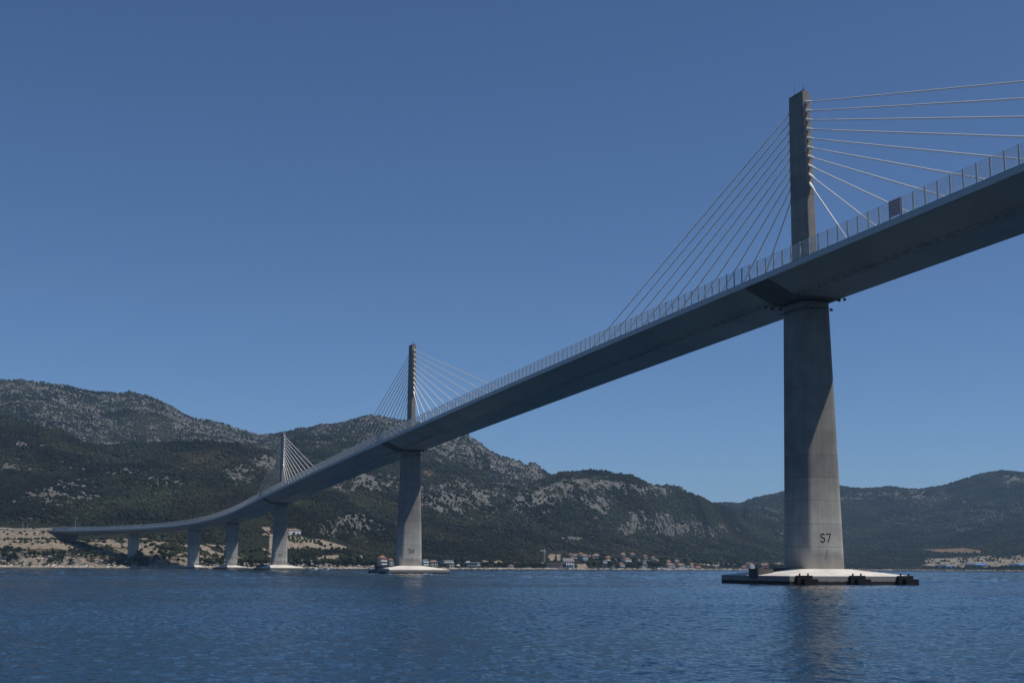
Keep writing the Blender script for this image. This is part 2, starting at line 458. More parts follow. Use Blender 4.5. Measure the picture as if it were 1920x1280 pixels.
# pylons and stays
for s, lab in ((0, 'nearest and largest pylon'), (285, 'middle pylon'), (570, 'farthest and smallest pylon')):
    M0 = fmat(s); b = MB(); H = 38.0
    b.quad_ring([rrect(1.75 + .0*k, 6.75 - 1.75*k/10, .16, -.3 + (H+.3)*k/10, 2) for k in range(11)])
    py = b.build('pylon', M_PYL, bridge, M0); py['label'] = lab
    q = MB(); q.box(-.45,.45,-1.9,1.2,H-.02,H+.06); q.tube((0, -1.6, H), (0, -1.6, H+.8), .09); q.tube((0,-1.6,H+1.0),(0,-1.6,H+1.6),.035); q.box(-.18,.18,-1.78,-1.42,H,H+.5); q.tube((-.4,1,H),(-.4,1,H+2.6),.025)
    q.build('beacon', M_DARK, py, M0)
    q = MB(); q.box(-1.02,-.88,-1.15,-.85,5.2,7.4); q.box(-1.35,-.89,-1.3,-.7,7.0,7.5); q.tube((-1.1,-1,7.0),(-1.1,-1,6.5),.1); q.box(-1.2,-.89,-1.1,-.7,5.2,5.6)
    q.build('floodlight', M_DARK, py, M0)
    for sg in (-1, 1):
        for i in range(10):
            zr = 35.65 - 1.86*i; yr = (6.75 - 1.75*(zr+.3)/(H+.3))/2
            t_ = 19.0 + 11.5*(9-i)
            A = M0 @ Vector((0, sg*(yr-.05), zr)); B = pt(s + sg*t_, 0, -.1)
            d = (B - A).normalized(); L = (B-A).length
            Mc = Matrix.Translation(A) @ d.to_track_quat('Z', 'Y').to_matrix().to_4x4()
            q = MB(); nseg = 8
            sag = .0009*L
            q.quad_ring([[( .135*math.cos(2*math.pi*k/8), .135*math.sin(2*math.pi*k/8), L*j/nseg) for k in range(8)] for j in range(nseg+1)])
            c = q.build('stay_cable', M_CABLE, bridge, Mc, smooth=True)
            a = MB(); a.tube((0,0,-.3),(0,0,1.5),.33,.31,10); a.tube((0,0,1.5),(0,0,2.3),.24,.17,10)
            a.build('anchor_sleeve', M_CABLE, c, Mc)
            a = MB(); a.tube((0,0,L-4.2),(0,0,L),.2,.24,10)
            a.build('deck_socket', M_CABLE, c, Mc)

# striped navigation board on the near barrier
s0 = -44.6
Mb = post_M(s0, 11.32)
brd = empty('striped_board', Mb)
tag(brd, 'red and white striped board fixed on the bridge railing right of the largest pylon', 'sign')
b = MB(); b.box(-.03,.03,-1.36,1.36,.22,2.95); b.build('board', M_RED, brd, Mb)
b = MB()
for k in range(7):
    z = .40 + k*.385; b.box(-.045,-.031,-1.33,1.33,z,z+.15)
b.build('stripes', M_WHITE, brd, Mb)
b = MB()
for y in (-1.42, 1.42): b.box(-.06,.06,y-.055,y+.055,.0,3.15)
b.build('frame', M_GALV, brd, Mb)

# ------------------------------------------------------------------ terrain
_perm = rng.permutation(4096)
_ga = rng.random(4096) * 2 * np.pi
_gx, _gy = np.cos(_ga), np.sin(_ga)
def perlin(x, y):
    xi = np.floor(x).astype(np.int64); yi = np.floor(y).astype(np.int64)
    xf = x - xi; yf = y - yi
    u = xf*xf*xf*(xf*(xf*6-15)+10); v = yf*yf*yf*(yf*(yf*6-15)+10)
    def g(ix, iy, dx, dy):
        k = _perm[(_perm[ix & 4095] + iy) & 4095]; return _gx[k]*dx + _gy[k]*dy
    a = g(xi, yi, xf, yf); b = g(xi+1, yi, xf-1, yf); c = g(xi, yi+1, xf, yf-1); d = g(xi+1, yi+1, xf-1, yf-1)
    return (a + u*(b-a) + v*((c + u*(d-c)) - (a + u*(b-a)))) * 1.5
def fbm(x, y, sc, o=4, gain=.5):
    t = 0; a = 1; f = 1/sc
    for k in range(o):
        t = t + a*perlin(x*f + 17.3*k, y*f - 9.1*k); a *= gain; f *= 2.03
    return t
def ridged(x, y, sc, o=4):
    t = 0; a = 1; f = 1/sc
    for k in range(o):
        t = t + a*(1 - 2*np.abs(perlin(x*f + 5.7*k, y*f + 3.3*k))); a *= .5; f *= 2.1
    return t

def tab(rows, xs):
    r = sorted(rows); a = np.array([q[0] for q in r], float)
    return [np.interp(xs, a, np.array([q[i] for q in r], float)) for i in range(1, len(r[0]))]
SHORE = [(-900,1500),(-300,1230),(0,1170),(120,1155),(215,1152),(262,1148),(305,1120),(345,1098),(400,1130),(440,1150),(520,1185),(640,1235),(760,1275),(960,1400),(1200,1700),(1400,2000),(1600,2450),(1700,2650),(1920,2300),(2300,2200),(3000,2200)]
LC = [(-900,60,1040),(0,28,1043.5),(130,30,1044),(160,36,1043.5),(200,36,1042.5),(262,36,1042.5),(330,40,1049),(480,30,1056),(560,40,1059),(700,30,1061),(960,40,1063.3),(1200,60,1064),(1400,60,1065.5),(1600,80,1067),(1750,90,1066.5),(1920,90,1066),(3000,90,1066)]
LD = [(-900,130,1026),(0,52,1027),(112,54,1027),(140,58,1031),(190,60,1038),(265,60,1038),(330,80,1036),(480,90,1041),(560,100,1049),(700,80,1054),(800,90,1056),(960,100,1057),(1060,140,1050),(1200,180,1050),(1330,160,1060),(1400,160,1060),(1480,180,1060),(1600,200,1061),(1750,230,1059),(1920,240,1059),(3000,240,1060)]
LE = [(-900,200,994),(0,92,994),(97,92,994),(110,86,1009),(150,104,1011),(200,118,1011),(255,125,1010),(290,150,1004),(330,190,1002),(440,200,1000),(480,210,1000),(505,215,1003),(570,215,1003),(600,215,1012),(650,215,1024),(700,200,1040),(960,220,1046),(1060,260,1040),(1200,330,1040),(1330,330,1051),(1480,330,1052),(1600,450,1053),(1740,520,1044),(1920,520,1042),(3000,520,1042)]
LF = [(-900,1700,960),(0,1480,977),(200,1480,977),(440,1520,960),(560,1560,955),(600,1620,950),(700,1700,985),(800,1780,990),(960,1880,1003),(1100,2150,1000),(1200,2350,1005),(1340,2700,1015),(1480,2950,1030),(1600,3350,1040),(1750,3500,1024),(1920,3200,1012),(3000,3000,1010)]
LG = [(-900,2150,770),(-300,2100,770),(0,2050,788),(60,2050,797),(100,2050,806),(140,2050,823),(200,2050,836),(300,2050,838),(400,2050,835),(470,2080,842),(540,2100,865),(600,2100,880),(700,2150,890),(800,2200,900),(900,2300,915),(980,2400,905),(1030,2500,893),(1050,2500,885),(1100,2550,882),(1170,2550,887),(1220,2600,896),(1270,2650,911),(1310,2700,929),(1340,2800,945),(1400,3000,970),(1480,3250,995),(1600,3700,1012),(1750,3900,985),(1920,3800,970),(3000,3700,960)]
LI = [(-900,3700,720),(-300,3500,715),(0,3400,708),(60,3400,713),(130,3400,723),(200,3400,734),(225,3400,727),(260,3400,732),(300,3400,747),(330,3400,763),(380,3400,781),(430,3400,801),(475,3400,813),(510,3400,813),(560,3300,804),(600,3300,791),(650,3250,783),(690,3200,777),(715,3200,778),(740,3200,787),(780,3200,797),(830,3200,811),(870,3200,815),(900,3200,833),(940,3200,859),(985,3200,874),(1000,3200,872),(1030,3250,893),(1080,3300,930),(1200,3600,950),(1320,4100,944),(1340,4200,941),(1390,4300,945),(1430,4400,932),(1470,4500,920),(1520,4500,909),(1560,4500,906),(1580,4500,910),(1610,4500,915),(1680,4500,911),(1730,4500,913),(1770,4500,905),(1840,4500,885),(1890,4500,878),(1920,4500,881),(2100,4500,900),(3000,4500,930)]
DIP = [(-900,20),(480,25),(560,-6),(900,-4),(1000,20),(1200,40),(1320,25),(1400,0),(3000,0)]

cols = np.concatenate([np.arange(-880,-60,20.), np.arange(-60,1980,1.5), np.arange(1980,2760,20.)])
offs = np.concatenate([np.arange(-24,300,2.5), np.arange(300,1000,5.), np.arange(1000,2200,8.), np.arange(2200,4800,26.)])
def terrain_z(cx, of):
    """control profile: heights along each bearing, from the photograph's contour lines"""
    sh, = tab(SHORE, cx)
    Z = np.empty((len(cx), len(of)))
    L = {k: tab(v, cx) for k, v in (('C',LC),('D',LD),('E',LE),('F',LF),('G',LG),('I',LI))}
    dip, = tab(DIP, cx)
    for i, x in enumerate(cx):
        s = sh[i]; pts = [(-30,-3.5),(-6,-.8),(2,.45),(14,1.7)]
        for k in 'CDE':
            o, y = L[k][0][i], L[k][1][i]; pts.append((o, zat(x, y, s+o)))
        ze = pts[-1]
        pts.append((ze[0]+28, ze[1]+.6))
        for k in 'FG':
            D, y = L[k][0][i], L[k][1][i]; pts.append((D-s, zat(x, y, D)))
        g = pts[-1]
        dI, zI = L['I'][0][i], zat(x, L['I'][1][i], L['I'][0][i])
        hz = g[1]-dip[i] if dip[i] > 0 else g[1]+ (zI-g[1])*.25
        pts.append((g[0] + .3*(dI-s-g[0]), hz))
        pts.append((dI-s, zI)); pts.append((dI-s+900, zI*.6)); pts.append((dI-s+3000, 10))
        p = np.array(pts); Z[i] = np.interp(of, p[:,0], p[:,1])
    return sh, Z
sh, Z = terrain_z(cols, offs)
dirs = np.array([az_dir(x) for x in cols])
Dm = sh[:,None] + offs[None,:]
# soften the contour breaks on the hills (not on the cut slopes by the shore)
k_ = np.exp(-np.linspace(-2,2,25)**2); k_ /= k_.sum()
Zs = np.apply_along_axis(lambda r: np.convolve(np.pad(r, 12, 'edge'), k_, 'valid'), 1, Z)
wS = np.clip((offs-330)/250, 0, 1)[None,:]
Z = Z*(1-wS) + Zs*wS
X = dirs[:,0][:,None]*Dm; Y = dirs[:,1][:,None]*Dm
amp = np.clip((offs-200)/900, 0, 1)[None,:]
Z = Z + amp*(10*fbm(X, Y, 300, 3) + np.clip(1.5-Dm/3500,.35,1)*13*(ridged(X, Y, 210, 2)-.5)) 
amp2 = np.clip((offs-10)/60, 0, 1)[None,:]
Z = Z + np.clip((offs-8)/6,0,1)[None,:]*np.clip((44-offs)/8,0,1)[None,:]*2.2*(ridged(X,Y,9,3)-.5)*np.array([1 if c < 560 else .15 for c in cols])[:,None]
Z = Z + amp2*(.9*fbm(X, Y, 14, 3)) + amp*1.0*fbm(X, Y, 22, 3)
def pxy(X, Y, Z):
    P = np.stack([X, Y, Z], -1); return project(P)
PX, PY = pxy(X, Y, Z)

# limestone outcrops: where rock shows, by place
far = Dm - 0
patch = np.zeros_like(Z)
def add_patch(x, y, rx, ry, a, d0=0, d1=9e9):
    q = ((PX-x)/rx)**2 + ((PY-y)/ry)**2
    patch[:] += np.where((Dm > d0) & (Dm < d1), a*np.exp(-q*1.2), 0)
for a in [(120,925,75,28,.75),(60,945,50,22,.5),(190,945,40,18,.5),(300,907,42,14,.9),(30,880,40,10,.45),(50,835,30,8,.5),(160,862,30,10,.35),(240,885,50,8,.4),
          (700,905,62,13,1.3),(668,985,58,20,1.1),(860,925,75,26,.75),(830,945,40,20,.6),(490,872,45,16,.8),(440,885,30,14,.5),(590,840,40,20,.3),(735,790,60,20,.5),(860,818,40,16,1.1),
          (875,838,38,16,1.0),(820,840,50,20,.5),(940,868,45,16,.7),(995,880,28,10,1.1),(1115,911,80,12,.95),(1010,940,60,26,.75),(1120,950,30,22,.75),(1225,921,70,11,.6),(1230,965,60,10,.45),
          (1200,980,40,12,.7),(1290,990,90,14,.7),(1330,995,40,10,.5),(1065,1009,26,4,.9),(1050,1022,20,6,.6),(1640,925,60,5,.35),(1905,897,24,10,.8),(1740,930,70,14,.4),(1590,935,50,4,.5),(1850,960,60,20,.3),(1700,975,50,12,.3),(1430,960,40,14,.3),(20,865,30,8,.5),(100,865,25,7,.6),(150,880,40,7,.4),(250,865,30,8,.35),(350,880,40,8,.4),(390,940,40,10,.3),(1480,1000,60,30,.25),(1800,985,80,14,.25),(430,900,40,12,.4),(545,905,30,10,.4)]:
    add_patch(*a)
base = np.where(Dm > 2600, .0, .0)
ridgeA = np.clip((Dm - 2500)/300, 0, 1) * np.clip((560-PX)/60, 0, 1)
ridgeA2 = np.clip((Dm - 2500)/300, 0, 1) * np.clip((PX-540)/60, 0, 1) * np.clip((1040-PX)/40, 0, 1)
ridgeD = np.clip((Dm - 2900)/300, 0, 1) * np.clip((PX-1340)/60, 0, 1)
midC = np.clip((Dm-1800)/200, 0, 1)*np.clip((PX-880)/60, 0, 1)*np.clip((1400-PX)/60, 0, 1)
base = .11 + .40*ridgeA + .32*ridgeA2 + .03*ridgeD + .02*midC
nA = fbm(X, Y, 34, 4, .6); nB = fbm(X, Y*.6+X*.2, 130, 3)
nF = fbm(X, Y, 11, 3, .65)
rock = np.clip(base + patch*(.62 + .75*nA + .5*nF) + .14*nB*(base+.12)*2 + (.05+.25*base)*nA + .2*nF, 0, 1)
rock = rock*np.clip((offs-150)/120, .15, 1)[None,:]
# crags stand proud where the outcrops are
Z = Z + amp*np.clip(patch,0,1)*(5*ridged(X, Y, 26, 3) + 5)*np.clip(1.2 - Dm/5000, .4, 1)

# rock faces that look left, away from the sun
def cliff(line, height, wid, d0, d1):
    ys = np.array([p[1] for p in line], float); xsl = np.array([p[0] for p in line], float); o = np.argsort(ys); ys, xsl = ys[o], xsl[o]
    xl = np.interp(PY, ys, xsl); dx = PX - xl + 5*nA + 3*nF
    win = np.clip((PY-ys[0]+6)/8, 0, 1)*np.clip((ys[-1]+6-PY)/8, 0, 1)*np.clip((Dm-d0)/60, 0, 1)*np.clip((d1-Dm)/60, 0, 1)
    st = 1/(1+np.exp(-dx/1.3))
    global Z, rock
    Z = Z + height*win*(.25*st*np.exp(-np.clip(dx, 0, None)/wid) - .75*(1-st)*np.exp(-np.clip(-dx, 0, None)/(wid*.55)))
    rock = np.clip(rock + .55*win*np.exp(-((dx-1)/7)**2), 0, 1)
cliff([(905,980),(935,957),(975,938),(1040,915),(1075,903)], 44, 75, 1850, 2480)
cliff([(960,972),(1010,958),(1050,945),(1066,925)], 26, 50, 1850, 2480)
cliff([(1085,945),(1100,925),(1120,908)], 20, 45, 1900, 2500)
cliff([(1190,998),(1215,982),(1250,968)], 34, 70, 1900, 2600)
cliff([(1270,1000),(1290,985),(1300,975)], 26, 50, 1900, 2600)
cliff([(618,1004),(628,985),(650,968)], 24, 50, 1320, 1900)
cliff([(660,1000),(672,985),(690,970)], 18, 35, 1320, 1900)
cliff([(800,950),(815,930),(840,912)], 28, 55, 1700, 2200)
cliff([(655,918),(665,905),(672,893)], 12, 50, 1700, 2300)
cliff([(838,862),(858,840),(868,818)], 25, 40, 2600, 3300)
cliff([(975,895),(986,882),(992,874)], 16, 30, 2700, 3400)

# cut ground, gravel, fields
beige = np.zeros_like(Z); brown = np.zeros_like(Z); grass = np.zeros_like(Z)
def box_px(x0, x1, y0, y1, sft=2.0, so=1.0):
    nx = 3*nA; ny = 1.2*nA
    return np.clip((PX+nx-x0)/sft,0,1)*np.clip((x1-PX-nx)/sft,0,1)*np.clip((PY+ny-y0)/so,0,1)*np.clip((y1-PY-ny)/so,0,1)
off2 = np.broadcast_to(offs[None,:], Z.shape)
nearS = off2 < 330
beach = np.clip((10-off2)/4, 0, 1)*np.where(PX < 560, 1, np.clip(.1+1.3*nA, 0, 1))
beige = np.maximum(beige, beach*.95)
# embankment slopes left of the abutment
beige = np.maximum(beige, np.where((off2 > 52) & (off2 < 93) & (PX < 140), .95*(PX - (1009-PY)*-.8 > -999)*np.clip((112+(PY-1009)*.9-PX)/2,0,1), 0)*np.where(np.abs(PY-1011) < 1.0, .35, 1))
beige = np.maximum(beige, np.where((off2 > 92) & (off2 < 170) & (PX < 100), .7, 0))
beige = np.maximum(beige, np.where((off2 > 6) & (off2 < 38) & (PX < 560), .12 + .5*np.clip(nA*1.1+1.2*nF,-.6,1), 0))
rock = np.where((off2 > 8) & (off2 < 46) & (PX < 560), np.clip(.45+.8*nF+.4*nA,0,1), rock)
beige = np.maximum(beige, np.where((off2 > 45) & (off2 < 135) & (PX > 124) & (PX < 520), np.clip(.34 + .9*nA + .5*nB, 0, .85), 0))
brown = np.maximum(brown, np.where((off2 > 30) & (off2 < 53) & (PX < 330), np.clip(.35 + .5*nA + .3*nF, 0, .6), 0))
beige = np.maximum(beige, np.where((off2 > 2) & (off2 < 30) & (PX > 292) & (PX < 352), .95, 0))
# terrace slope below the white villa
tr = np.clip(1.35*np.exp(-((PX-501+6*nA)/11)**2-((PY-996+5*nA)/11)**2)-.25, 0, 1)
tl = np.where((PX > 505) & (PX < 650), np.clip((PY - (1000 + np.maximum(0, PX-566)*.28))/1.2, 0, 1)*np.clip((1029.5-PY)/1.2, 0, 1), 0)
beige = np.maximum(beige, np.where(nearS, np.maximum(np.clip(tr*(.55+1.2*nA+.5*nF),0,1), tl*np.clip(.85+.5*nA,.4,1)), 0))
beige = np.maximum(beige, np.where(nearS, box_px(590,684,1040,1050)*(.75+.4*nA), 0))
beige = np.maximum(beige, np.where(nearS, box_px(545,625,1048,1054)*.6, 0))
beige = np.maximum(beige, np.where(nearS, box_px(900,944,1050,1058)*.8, 0))
beige = np.maximum(beige, np.where(nearS, box_px(960,1024,1053,1058)*.6, 0))
beige = np.maximum(beige, np.where(nearS, box_px(1024,1055,1036,1052,8,4)*.8, 0))
beige = np.maximum(beige, np.where(nearS, box_px(1080,1102,1056,1068)*.8, 0))
beige = np.maximum(beige, np.where(off2 < 480, box_px(1290,1470,1053,1059)*.45, 0))
# pale quarry floor and ploughed field on the right
beige = np.maximum(beige, np.where((off2 < 1000) & (PX > 1720) & (PX < 2300), np.clip((PX-1730+8*nA)/10,0,1)*np.clip((PY+1.2*nA-(1047-(np.minimum(PX,1900)-1728)*.042))/1.2,0,1)*np.clip((1063+1.5*nA-PY)/1.5,0,1)*np.clip(.66+.6*nA+.45*nF,.15,.95), 0))
rock = np.where((off2 < 1000) & (PX > 1735) & (PX < 2300) & (PY > 1046) & (PY < 1063), np.maximum(rock, .8), rock)
fx = [1722,1745,1790,1835,1862,1925,1940]; fy0 = [1029,1029.5,1028.5,1026,1025.5,1037,1040]
fld = np.clip((PY-np.interp(PX, [1722,1770,1805,1840,1880], [1028.5,1028.5,1026.3,1031,1037]))/.8,0,1)*np.clip((np.interp(PX,[1722,1760,1800,1836],[1029,1036.5,1037,1037])-PY)/.8,0,1)*((PX>1722)&(PX<1838)&(Dm<4200))
brown = np.maximum(brown, fld)
brown = np.maximum(brown, np.where(Dm < 2600, box_px(792,812,880,893,3,2)*.5, 0)*(PX > 780))
veg = np.clip(1 - rock, 0, 1)*(1-np.clip(beige*1.05,0,1))*(1-brown)
TC = np.stack([rock, beige, brown, np.ones_like(rock)], -1)

def terrain_mat():
    m, t, b = mat('hillside', (.1,.1,.08), .95, .1); h = N(t)
    a = h.n('Attribute', attribute_name='tc'); sp = h.n('SeparateColor'); h.l(a.outputs['Color'], sp.inputs[0])
    ob = h.n('TexCoord').outputs['Object']
    n1 = h.noise(ob, .035, 6, .65); n2 = h.noise(ob, .22, 6, .7); n3 = h.noise(ob, .9, 4, .6); n4 = h.noise(ob, .008, 3)
    rockc = h.mix(1.0, h.ramp(n2, [(.36,(.035,.036,.035)),(.47,(.115,.112,.107)),(.66,(.20,.193,.182))]), h.ramp(n3, [(.3,(.7,.7,.7)),(.65,(1.15,1.14,1.1))]), 'MULTIPLY')
    vegc = h.ramp(n2, [(.3,(.010,.014,.008)),(.5,(.020,.023,.012)),(.72,(.038,.035,.021))])
    beic = h.mix(1.0, h.ramp(n2, [(.3,(.14,.115,.085)),(.5,(.27,.225,.175)),(.7,(.35,.30,.24))]), h.ramp(n3, [(.3,(.82,.81,.8)),(.6,(1.08,1.07,1.06))]), 'MULTIPLY')
    rf = h.math('ADD', sp.outputs[0], h.math('MULTIPLY', h.math('SUBTRACT', n2, .5), 1.3))
    rf = h.ramp(rf, [(.34,(0,0,0)),(.5,(1,1,1))])
    c = h.mix(rf, vegc, rockc)
    bf = h.math('ADD', sp.outputs[1], h.math('MULTIPLY', h.math('SUBTRACT', n2, .5), .8))
    bf = h.ramp(bf, [(.32,(0,0,0)),(.55,(1,1,1))])
    c = h.mix(bf, c, beic)
    c = h.mix(sp.outputs[2], c, h.mix(n2, (.16,.10,.06), (.21,.145,.09)))
    h.l(c, b.inputs['Base Color'])
    bp = h.n('Bump'); bp.inputs['Strength'].default_value = 1.0; bp.inputs['Distance'].default_value = 3.5
    h.l(n2, bp.inputs['Height']); h.l(bp.outputs[0], b.inputs['Normal'])
    return m
nc, nr = Z.shape
idx = np.arange(nc*nr).reshape(nc, nr)
FQ = np.stack([idx[:-1,:-1], idx[1:,:-1], idx[1:,1:], idx[:-1,1:]], -1).reshape(-1, 4)
hill = bpy.data.objects.new('hills', np_mesh('hills', np.stack([X,Y,Z],-1).reshape(-1,3), FQ, terrain_mat(), 4, {'tc': TC.reshape(-1,4)}, True))
link(hill); tag(hill, kind='structure')

def ground(x, of):
    """terrain height on bearing column x at offset `of` from its shore"""
    i = np.clip(np.searchsorted(cols, x)-1, 0, nc-2); u = (x-cols[i])/(cols[i+1]-cols[i])
    j = np.clip(np.searchsorted(offs, of)-1, 0, nr-2); w = (of-offs[j])/(offs[j+1]-offs[j])
    return float((Z[i,j]*(1-w)+Z[i,j+1]*w)*(1-u) + (Z[i+1,j]*(1-w)+Z[i+1,j+1]*w)*u)
def spot(x, y, omin=3, omax=900):
    """first place on the ground seen at photo point x, y"""
    s = float(np.interp(x, cols, sh))
    for of in np.arange(omin, omax, 1.0):
        z = ground(x, of)
        if z >= zat(x, y, s+of): break
    d = az_dir(x); D = s + of
    return np.array([d[0]*D, d[1]*D, z]), D

# ------------------------------------------------------------------ water
def water_mat():
    m, t, b = mat('sea', (.003,.026,.058), .05, .5); h = N(t)
    b.inputs['IOR'].default_value = 1.333; b.inputs['Specular IOR Level'].default_value = .44
    ob = h.n('TexCoord').outputs['Object']
    a = h.n('Attribute', attribute_name='wa'); sp = h.n('SeparateColor'); h.l(a.outputs['Color'], sp.inputs[0])
    w1 = h.noise(h.maps(ob, (.9,.55,1)), .55, 3, .5)
    w2 = h.noise(h.maps(ob, (1,.75,1)), 2.6, 4, .6)
    calm = h.math('SUBTRACT', 1.0, sp.outputs[0])
    hh = h.math('ADD', h.math('MULTIPLY', h.math('MULTIPLY', w1, .55), calm), h.math('MULTIPLY', w2, .10))
    bp = h.n('Bump'); bp.inputs['Strength'].default_value = 1.0; bp.inputs['Distance'].default_value = .8
    h.l(hh, bp.inputs['Height']); h.l(bp.outputs[0], b.inputs['Normal'])
    return m
def water_mesh():
    amx = math.radians(23.5)
    az = np.concatenate([np.linspace(-math.pi, -amx-.03, 26), np.linspace(-amx, amx, 900), np.linspace(amx+.03, math.pi, 26)])
    rr = np.concatenate([[.05, 8, 18, 26], np.arange(30, 110, .14), np.arange(110, 200, .24), np.arange(200, 330, .5), np.arange(330, 1400, 2.2), [1420, 1500, 1900, 2600, 4200]])
    A, Rr = np.meshgrid(az, rr, indexing='ij')
    x = np.sin(A)*Rr; y = np.cos(A)*Rr
    mask = np.clip((amx-np.abs(A))/.03, 0, 1)*np.clip((Rr-29)/4, 0, 1)*np.clip((1400-Rr)/200, 0, 1)
    r = np.random.default_rng(5); z = np.zeros_like(x); zf = np.zeros_like(x)
    def wave(n, l0, l1, sl, spread):
        out = np.zeros_like(x)
        for lam in l0*(l1/l0)**r.random(n):
            th = math.radians(250) + r.normal(0, spread); kk = 2*math.pi/lam
            out += sl/kk*np.sin(kk*(x*math.cos(th)+y*math.sin(th)) + r.uniform(0, 6.28))
        return out
    fine = wave(64, .22, 1.3, .019, .85) + wave(10, 1.5, 5, .011, .5)
    far_ = wave(40, 2.2, 6, .023, .8) + wave(14, 6, 12, .016, .6)
    gust = np.clip(.85 + .45*fbm(x*.5, y, 60, 3), .3, 1.3)
    f_ = np.clip((Rr-150)/200, 0, 1)
    z = (fine*(1-f_) + far_*f_)*gust*mask
    nA_, nR_ = x.shape
    i = np.arange(nA_*nR_).reshape(nA_, nR_)
    q = np.stack([i[:-1,:-1], i[1:,:-1], i[1:,1:], i[:-1,1:]], -1).reshape(-1,4)[:, ::-1]
    wa = np.stack([mask, mask, mask, np.ones_like(mask)], -1).reshape(-1,4)
    return np_mesh('water', np.stack([x,y,z],-1).reshape(-1,3), q, water_mat(), 4, {'wa': wa}, True)
wt = bpy.data.objects.new('water', water_mesh()); link(wt); tag(wt, kind='structure')

# ------------------------------------------------------------------ scrub on the hills (nobody could count it)
def ico(sub):
    t = (1+5**.5)/2
    v = [(-1,t,0),(1,t,0),(-1,-t,0),(1,-t,0),(0,-1,t),(0,1,t),(0,-1,-t),(0,1,-t),(t,0,-1),(t,0,1),(-t,0,-1),(-t,0,1)]
    f = [(0,11,5),(0,5,1),(0,1,7),(0,7,10),(0,10,11),(1,5,9),(5,11,4),(11,10,2),(10,7,6),(7,1,8),(3,9,4),(3,4,2),(3,2,6),(3,6,8),(3,8,9),(4,9,5),(2,4,11),(6,2,10),(8,6,7),(9,8,1)]
    v = [tuple(np.array(p)/np.linalg.norm(p)) for p in v]
    for _ in range(sub):
        c = {}; nf = []
        def mid(a, b):
            k = (min(a,b), max(a,b))
            if k not in c:
                p = np.array(v[a])+np.array(v[b]); v.append(tuple(p/np.linalg.norm(p))); c[k] = len(v)-1
            return c[k]
        for a, b_, d in f:
            x, y, z = mid(a,b_), mid(b_,d), mid(d,a); nf += [(a,x,z),(b_,y,x),(d,z,y),(x,y,z)]
        f = nf
    return np.array(v), np.array(f)

ymin = np.minimum.accumulate(PY, axis=1)
gain = np.zeros_like(PY); gain[:,1:] = np.clip(ymin[:,:-1]-ymin[:,1:], 0, None)
gain += .012*(np.gradient(offs)[None,:]/5)              # a little growth behind the ridges too
inx = (cols > -120) & (cols < 2040)
colw = np.where(inx, np.gradient(cols), np.gradient(cols)*.12)[:,None]
clump = np.clip(.68 + .7*fbm(X, Y, 30, 3) , .2, 1)
vegp = np.clip(1 - 1.35*rock, np.where(Dm > 2600, .28, .10), 1)
openg = np.where((off2 < 330) & (PX < 515), .33 + .9*np.clip(nB+.35*nA,-.3,.6), 1.0)
wgt = gain*colw*vegp*clump*(1-np.clip(beige*1.2,0,1))*(1-np.clip(brown*1.5,0,1))*np.clip(openg,.04,1)*np.clip((offs-14)/20,0,1)[None,:]
wgt *= np.where((off2 < 330) & (PX > 1028) & (PX < 1330), .3, 1)*np.where((off2 < 85) & (PX > 780) & (PX < 905), .25, 1)*np.where((off2 < 120) & (PX > 1330) & (PX < 1480), .5, 1)
wgt *= np.where((off2 < 100) & (PX > 150) & (PX < 290), .3, 1)
def scrub(NB, dlo, dhi, rlo, rhi, sub, name, seed, wscale=1):
    r = np.random.default_rng(seed)
    w = np.where((Dm >= dlo) & (Dm < dhi), wgt, 0).ravel(); cw = np.cumsum(w); cw /= cw[-1]
    k = np.searchsorted(cw, r.random(NB)); i, j = np.unravel_index(k, Z.shape)
    i = np.clip(i, 0, nc-2); j = np.clip(j, 0, nr-2); u, v = r.random(NB), r.random(NB)
    def lerp(A): return (A[i,j]*(1-u)+A[i+1,j]*u)*(1-v) + (A[i,j+1]*(1-u)+A[i+1,j+1]*u)*v
    px_, py_, pz_ = lerp(X), lerp(Y), lerp(Z)
    tall = np.clip(.5 + fbm(px_, py_, 90, 2), 0, 1)
    R = (rlo + (rhi-rlo)*r.random(NB)**1.7)*(.7+.6*tall)
    R = R*np.where(lerp(off2.astype(float)) < 330, .72, 1)
    bv, bf = ico(sub); nv = len(bv)
    ang = r.random(NB)*2*np.pi; ca, sa = np.cos(ang), np.sin(ang)
    jit = 1 + .55*(r.random((NB, nv)) - .5)
    bx = (bv[None,:,0]*ca[:,None] - bv[None,:,1]*sa[:,None])*jit
    by = (bv[None,:,0]*sa[:,None] + bv[None,:,1]*ca[:,None])*jit
    sq = .75 + .5*r.random(NB)
    bz = bv[None,:,2]*jit*sq[:,None]
    V = np.stack([px_[:,None]+bx*R[:,None], py_[:,None]+by*R[:,None], pz_[:,None]+(bz+.45*sq[:,None])*R[:,None]], -1)
    Fc = (bf[None] + (np.arange(NB)*nv)[:,None,None]).reshape(-1, 3)
    g = r.random(NB); dry = np.clip((fbm(px_, py_, 220, 3)+.1)*1.4 + .35*(r.random(NB)-.5), 0, 1)
    c1 = np.array([.015,.021,.010]); c2 = np.array([.030,.034,.015]); c3 = np.array([.038,.033,.019]); c4 = np.array([.008,.014,.009])
    C = c1 + (c2-c1)*g[:,None]; C = np.where(r.random(NB)[:,None] < .25, c4, C); C = C + (c3-C)*(dry*.75)[:,None]
    C = C*np.clip(.80 + 1.1*fbm(px_, py_, 120, 3), .42, 1.7)[:,None]
    C = np.repeat(C*(.8+.4*r.random(NB))[:,None], nv, 0); C = np.concatenate([C, np.ones((len(C),1))], 1)
    o = bpy.data.objects.new('scrub', np_mesh('scrub', V.reshape(-1,3), Fc, M_LEAF, 3, {'lc': C}, False))
    link(o); tag(o, name, 'scrub', kind='stuff')
